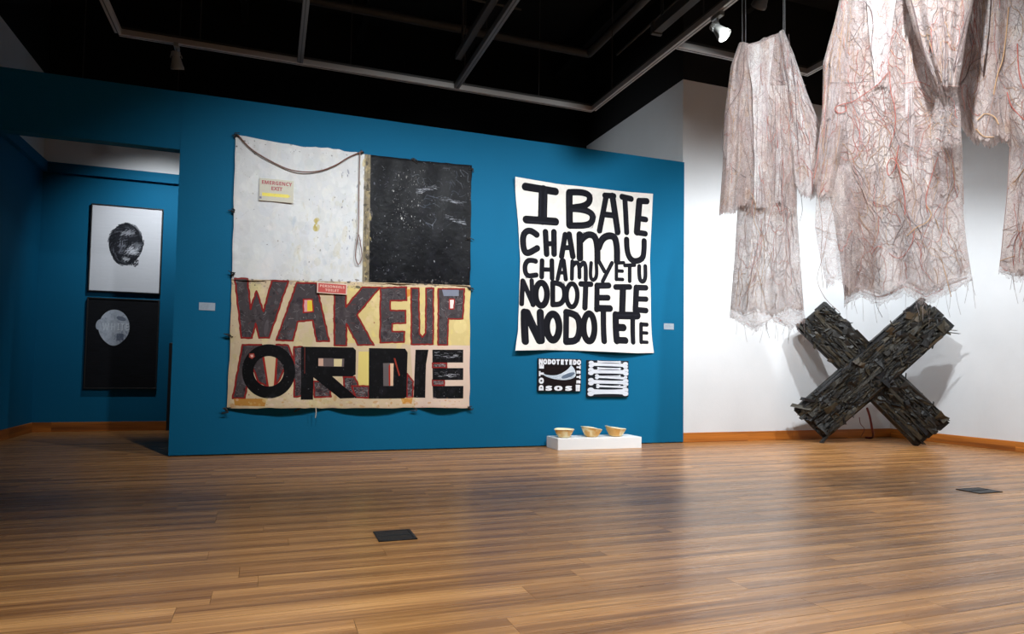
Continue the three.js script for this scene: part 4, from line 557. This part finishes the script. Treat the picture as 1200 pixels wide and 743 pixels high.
robe('narrow sheer robe with one raised shoulder, hanging beside the white wall corner', 4.42, 902, 210, [
  ['body', [[868, 58], [866, 120], [865, 180], [864, 247], [861, 298], [856, 360]], [[918, 41], [930, 120], [934, 172], [934, 246], [938, 306], [942, 362]], [[868, 58], [884, 57.5], [900, 51], [918, 41]], [[856, 360], [872, 366], [884, 360], [905, 368], [925, 360], [942, 362]], .1, 0, THIN, .026],
  ['inner_layer', [[870, 60], [868, 120], [867, 180], [866, 243]], [[916, 44], [928, 120], [932, 172], [933, 250]], [[870, 60], [884, 59.5], [900, 53], [916, 44]], [[866, 243], [880, 252], [895, 244], [912, 258], [933, 250]], .075, 0, GZ, .02, 'denser inner layer of the upper body'],
  ['painted_light_strip', [[874, 62], [882, 110], [884, 180], [884, 246]], [[908, 52], [902, 100], [899, 170], [900, 246]], [[874, 62], [888, 61], [908, 52]], [[884, 246], [900, 246]], .004, .112, LINING, .003, 'added pale strip imitating light through the cloth'],  // light passing through the layers, put in as a paler sheet
  ['painted_light_strip', [[908, 120], [909, 180], [908, 240]], [[913, 120], [915, 180], [915, 240]], [[908, 120], [913, 120]], [[908, 240], [915, 240]], .004, .114, LINING, .003, 'narrow added strip imitating light through the cloth'],
  ['gauze_hem', [[856, 359], [855, 371]], [[942, 361], [944, 376]], [[856, 359], [872, 365], [884, 359], [905, 367], [925, 359], [942, 361]], [[855, 371], [870, 378], [884, 386], [905, 374], [925, 384], [944, 376]], .09, 0, SHEER, .03, 'thinner frayed hem'],
  ['sleeve', [[866, 58], [857, 83], [850, 135], [847.5, 200], [843.5, 253]], [[880, 60], [883, 140], [882, 200], [881, 241]], [[866, 58], [880, 60]], [[843.5, 253], [865, 247], [881, 241]], .05, .07, GZ, .012],
  ['sleeve', [[911, 46], [919, 110], [926, 165], [930, 216]], [[919, 41], [931, 70], [945.7, 113], [962, 153], [961, 190], [959, 212]], [[911, 46], [919, 41]], [[930, 216], [938, 227], [950, 233], [957, 228], [959, 212]], .045, .05, LINING, .01],
], { seed: 3, threads: 230, y0: 1.12, wires: [[870, 58, 869], [874, 58, 873], [918, 41, 918], [920, 43, 919]], bold: [
  ['dark', .0022, [[873, 70], [872, 95], [868, 115], [856, 133], [849, 150], [849, 185], [862, 205], [875, 214]]], ['dark', .0025, [[924, 45], [927, 80], [931, 110], [933, 150], [935, 180]]], ['grey', .002, [[881, 80], [877, 110], [880, 150], [885, 200], [878, 240], [868, 262]]], ['brown', .002, [[917, 60], [915, 95], [922, 105], [934, 108], [944, 104]]], ['dark', .002, [[913, 82], [918, 101], [912, 104], [925, 101]]],
  ['brown', .002, [[884, 240], [890, 270], [905, 290], [922, 285], [918, 310], [902, 330]]], ['grey', .002, [[924, 300], [930, 330], [938, 352], [940, 380]]], ['ochre', .002, [[880, 230], [886, 245], [884, 262], [892, 280]]], ['dark', .002, [[938, 232], [940, 248], [937, 260]]]] });
robe('wide sheer robe with dense red threads, largest of the hanging robes', 3.8, 1048, 180, [
  ['body', [[985, 3], [974, 60], [967, 100], [964, 153], [966, 200], [976, 250], [984, 300], [989, 344]], [[1085, -8], [1092, 60], [1106, 108], [1125, 130], [1128, 180], [1129, 250], [1133, 288], [1138, 319]], [[985, 3], [1005, 1], [1013, 5], [1030, 3], [1060, -8], [1085, -8]], [[989, 344], [1010, 334], [1035, 344], [1060, 332], [1085, 342], [1110, 330], [1138, 319]], .13, 0, THIN, .035],
  ['inner_layer', [[987, 6], [976, 60], [969, 100], [966, 153], [972, 225]], [[1083, -4], [1090, 62], [1104, 110], [1122, 134], [1126, 215]], [[987, 6], [1005, 4], [1030, 6], [1060, -4], [1083, -4]], [[972, 225], [990, 240], [1010, 225], [1035, 246], [1060, 228], [1090, 240], [1126, 215]], .095, 0, GZ2, .026, 'denser inner layer of the upper body'],
  ['inner_layer', [[990, 215], [990, 300], [990, 348]], [[1024, 215], [1026, 300], [1024, 340]], [[990, 215], [1024, 215]], [[990, 348], [1005, 340], [1024, 340]], .02, .03, GZ2, .01, 'long inner strip reaching the hem'],
  ['painted_light_strip', [[1016, 8], [1020, 60], [1026, 110]], [[1052, 2], [1044, 55], [1040, 110]], [[1016, 8], [1052, 2]], [[1026, 110], [1040, 110]], .004, .145, LINING, .004, 'added pale strip at the neck imitating light through the cloth'],  // paler sheets here again stand in for light through the cloth
  ['painted_light_strip', [[1062, 30], [1062, 60], [1060, 110], [1062, 230]], [[1068, 30], [1068, 60], [1070, 110], [1072, 230]], [[1062, 30], [1068, 30]], [[1062, 230], [1072, 230]], .004, .145, LINING, .004, 'narrow added strip imitating light through the cloth'],
  ['gauze_hem', [[989, 343], [989, 358]], [[1138, 318], [1140, 328]], [[989, 343], [1010, 333], [1035, 343], [1060, 331], [1085, 341], [1110, 329], [1138, 318]], [[989, 358], [1005, 346], [1030, 354], [1060, 342], [1085, 354], [1113, 340], [1140, 328]], .12, 0, SHEER, .04, 'thinner frayed hem'],
  ['sleeve', [[986, 3], [980, 30], [973, 55], [966, 80], [965, 130], [962, 160], [957, 195], [954, 212]], [[1000, 8], [1000, 100], [988, 180], [976, 232]], [[986, 3], [1000, 8]], [[954, 212], [962, 236], [976, 232]], .06, .08, GZ, .014],
  ['sheer_layer', [[962, 200], [958, 240], [957, 271], [962, 300], [970, 338]], [[1010, 200], [1008, 250], [1006, 300], [1004, 345]], [[962, 200], [1010, 200]], [[970, 338], [985, 330], [1004, 345]], .03, .1, SHEER, .012, 'nearly transparent outer veil'],
], { seed: 9, threads: 380, y0: 1.2, wires: [[990, 4, 988], [1003, 2, 1002], [1055, -4, 1056]], bold: [
  ['dark', .0024, [[1014, 16], [1021, 25], [1024, 40], [1022, 70], [1025, 86]]], ['dark', .0022, [[1013, 18], [1014, 35], [1006, 50], [998, 58], [986, 60]]], ['red', .0028, [[1041, 97], [1030, 110], [1012, 120], [1000, 128], [988, 132], [981, 136], [984, 142], [993, 138], [992, 130]]], ['brown', .0024, [[1041, 97], [1034, 110], [1022, 118], [1010, 130]]],
  ['red', .0026, [[1043, 96], [1044, 118], [1049, 140], [1048, 165], [1042, 180]]], ['red', .003, [[1053, 180], [1051, 192], [1048, 207], [1042, 212], [1040, 200], [1045, 193], [1051, 200], [1056, 218], [1060, 240], [1060, 258]]], ['brown', .0024, [[1000, 207], [1010, 225], [1018, 244], [1026, 262], [1025, 300], [1022, 320]]], ['red', .0024, [[1098, 190], [1090, 215], [1084, 240], [1086, 255]]], ['ochre', .0032, [[1084, 246], [1090, 257], [1085, 266], [1074, 272], [1062, 282]]], ['ochre', .003, [[1095, 262], [1100, 276], [1102, 290], [1101, 300], [1108, 330], [1113, 350]]], ['red', .0024, [[1071, 276], [1068, 290], [1058, 304], [1051, 306], [1030, 294], [1022, 302]]],
  ['dark', .0024, [[1058, 270], [1050, 282], [1046, 296], [1052, 302]]], ['brown', .002, [[982, 240], [975, 260], [970, 290], [966, 306], [960, 330], [968, 350], [984, 366]]], ['brown', .002, [[957, 270], [972, 277], [988, 280]]], ['brown', .0024, [[1060, 178], [1080, 186], [1098, 191]]], ['dark', .002, [[1060, 154], [1072, 142], [1085, 132], [1094, 130]]], ['red', .002, [[1056, 110], [1075, 108], [1100, 108]]], ['dark', .002, [[975, 108], [1000, 106], [1020, 107]]], ['brown', .002, [[1003, 140], [997, 165], [996, 190], [1004, 210]]], ['grey', .002, [[1070, 60], [1062, 70]]], ['brown', .0022, [[1120, 200], [1127, 210], [1129, 240]]], ['brown', .002, [[960, 225], [966, 270], [964, 310], [967, 340]]], ['dark', .0018, [[1025, 345], [1028, 360], [1034, 372]]]] });
robe('cinched sheer robe gathered to a knot between the two larger robes', 3.42, 1108, 40, [
  ['body', [[1054, -90], [1060, 0], [1072, 40], [1085, 75], [1098, 105]], [[1152, -90], [1141, 0], [1133, 40], [1127, 80], [1122, 105]], [[1054, -90], [1152, -90]], [[1098, 105], [1110, 109], [1122, 105]], .1, .02, GZ, .03],
  ['tail', [[1098, 105], [1092, 130], [1090, 172]], [[1122, 105], [1126, 130], [1127, 168]], [[1098, 105], [1110, 109], [1122, 105]], [[1090, 172], [1110, 166], [1127, 168]], .05, -.04, SHEER, .014],
], { seed: 15, threads: 150, y0: 1.9, ends: 0, wires: [[1062, -89, 1062], [1144, -89, 1144]], bold: [
  ['dark', .003, [[1066, 0], [1072, 20], [1078, 45], [1086, 75], [1098, 104]]], ['dark', .0028, [[1140, 0], [1130, 35], [1124, 60], [1118, 85], [1110, 104]]], ['dark', .0026, [[1134, 30], [1128, 60], [1120, 85], [1106, 105]]], ['brown', .003, [[1098, 105], [1106, 109], [1118, 109], [1124, 104]]], ['brown', .0028, [[1090, 60], [1094, 75], [1100, 95], [1104, 106]]], ['ochre', .004, [[1090, 62], [1094, 72], [1097, 80]]], ['dark', .0026, [[1104, 20], [1108, 60], [1107, 104]]]] });
robe('sheer robe with white inner lining beside the white side wall', 3.6, 1215, 110, [
  ['body', [[1150, -90], [1152, 0], [1156, 92], [1166, 140], [1184, 175], [1180, 240], [1171, 312]], [[1290, -90], [1296, 100], [1294, 312]], [[1150, -90], [1290, -90]], [[1171, 312], [1190, 320], [1215, 312], [1240, 320], [1294, 312]], .12, 0, GZ2, .04],
  ['gauze_hem', [[1171, 311], [1170, 318]], [[1294, 311], [1294, 330]], [[1171, 311], [1190, 319], [1215, 311], [1240, 319], [1294, 311]], [[1170, 318], [1190, 326], [1215, 320], [1250, 330], [1294, 330]], .11, 0, SHEER, .04, 'thinner frayed hem'],
  ['sleeve', [[1136, -90], [1133, 0], [1128, 60], [1120, 112], [1127, 150], [1131, 158]], [[1182, -90], [1184, 60], [1188, 130], [1185, 166]], [[1136, -90], [1182, -90]], [[1131, 158], [1145, 167], [1160, 170], [1172, 165], [1185, 170]], .07, .06, GZ, .02],
  ['lining', [[1141, -90], [1136, 0], [1140, 40], [1148, 70], [1153.5, 93]], [[1164, -90], [1164, 0], [1161, 45], [1158, 75], [1155, 93]], [[1141, -90], [1164, -90]], [[1153.5, 93], [1155, 93]], .012, .17, LINING, .006, 'bright white inner lining strip'],
], { seed: 27, threads: 330, y0: 1.3, wires: [[1160, -89, 1160], [1280, -89, 1280]], bold: [
  ['dark', .0026, [[1126, 106], [1134, 98], [1142, 88], [1156, 80]]], ['dark', .0028, [[1126, 108], [1132, 102], [1139, 90], [1142, 70], [1138, 50]]],
  ['red', .004, [[1193, 62], [1194, 85], [1196, 100], [1200, 112]]], ['red', .0034, [[1181, 115], [1186, 132], [1194, 142], [1202, 150]]], ['ochre', .004, [[1183, 20], [1180, 50], [1176, 80], [1170, 100], [1166, 120]]], ['brown', .003, [[1170, 110], [1164, 130], [1160, 150], [1156, 166]]], ['ochre', .004, [[1148, 150], [1156, 142], [1166, 145], [1172, 155]]], ['ochre', .004, [[1146, 160], [1155, 168], [1166, 168]]], ['red', .003, [[1140, 5], [1137, 22], [1135, 38]]], ['ochre', .0036, [[1202, 203], [1190, 215], [1181, 222]]], ['brown', .0028, [[1182, 224], [1190, 214], [1196, 224]]], ['brown', .0026, [[1184, 175], [1180, 230], [1176, 270], [1172, 312]]], ['ochre', .003, [[1172, 306], [1186, 304], [1202, 300]]], ['brown', .0024, [[1175, 270], [1190, 268], [1203, 262]]]] });

renderer.render(scene, camera);
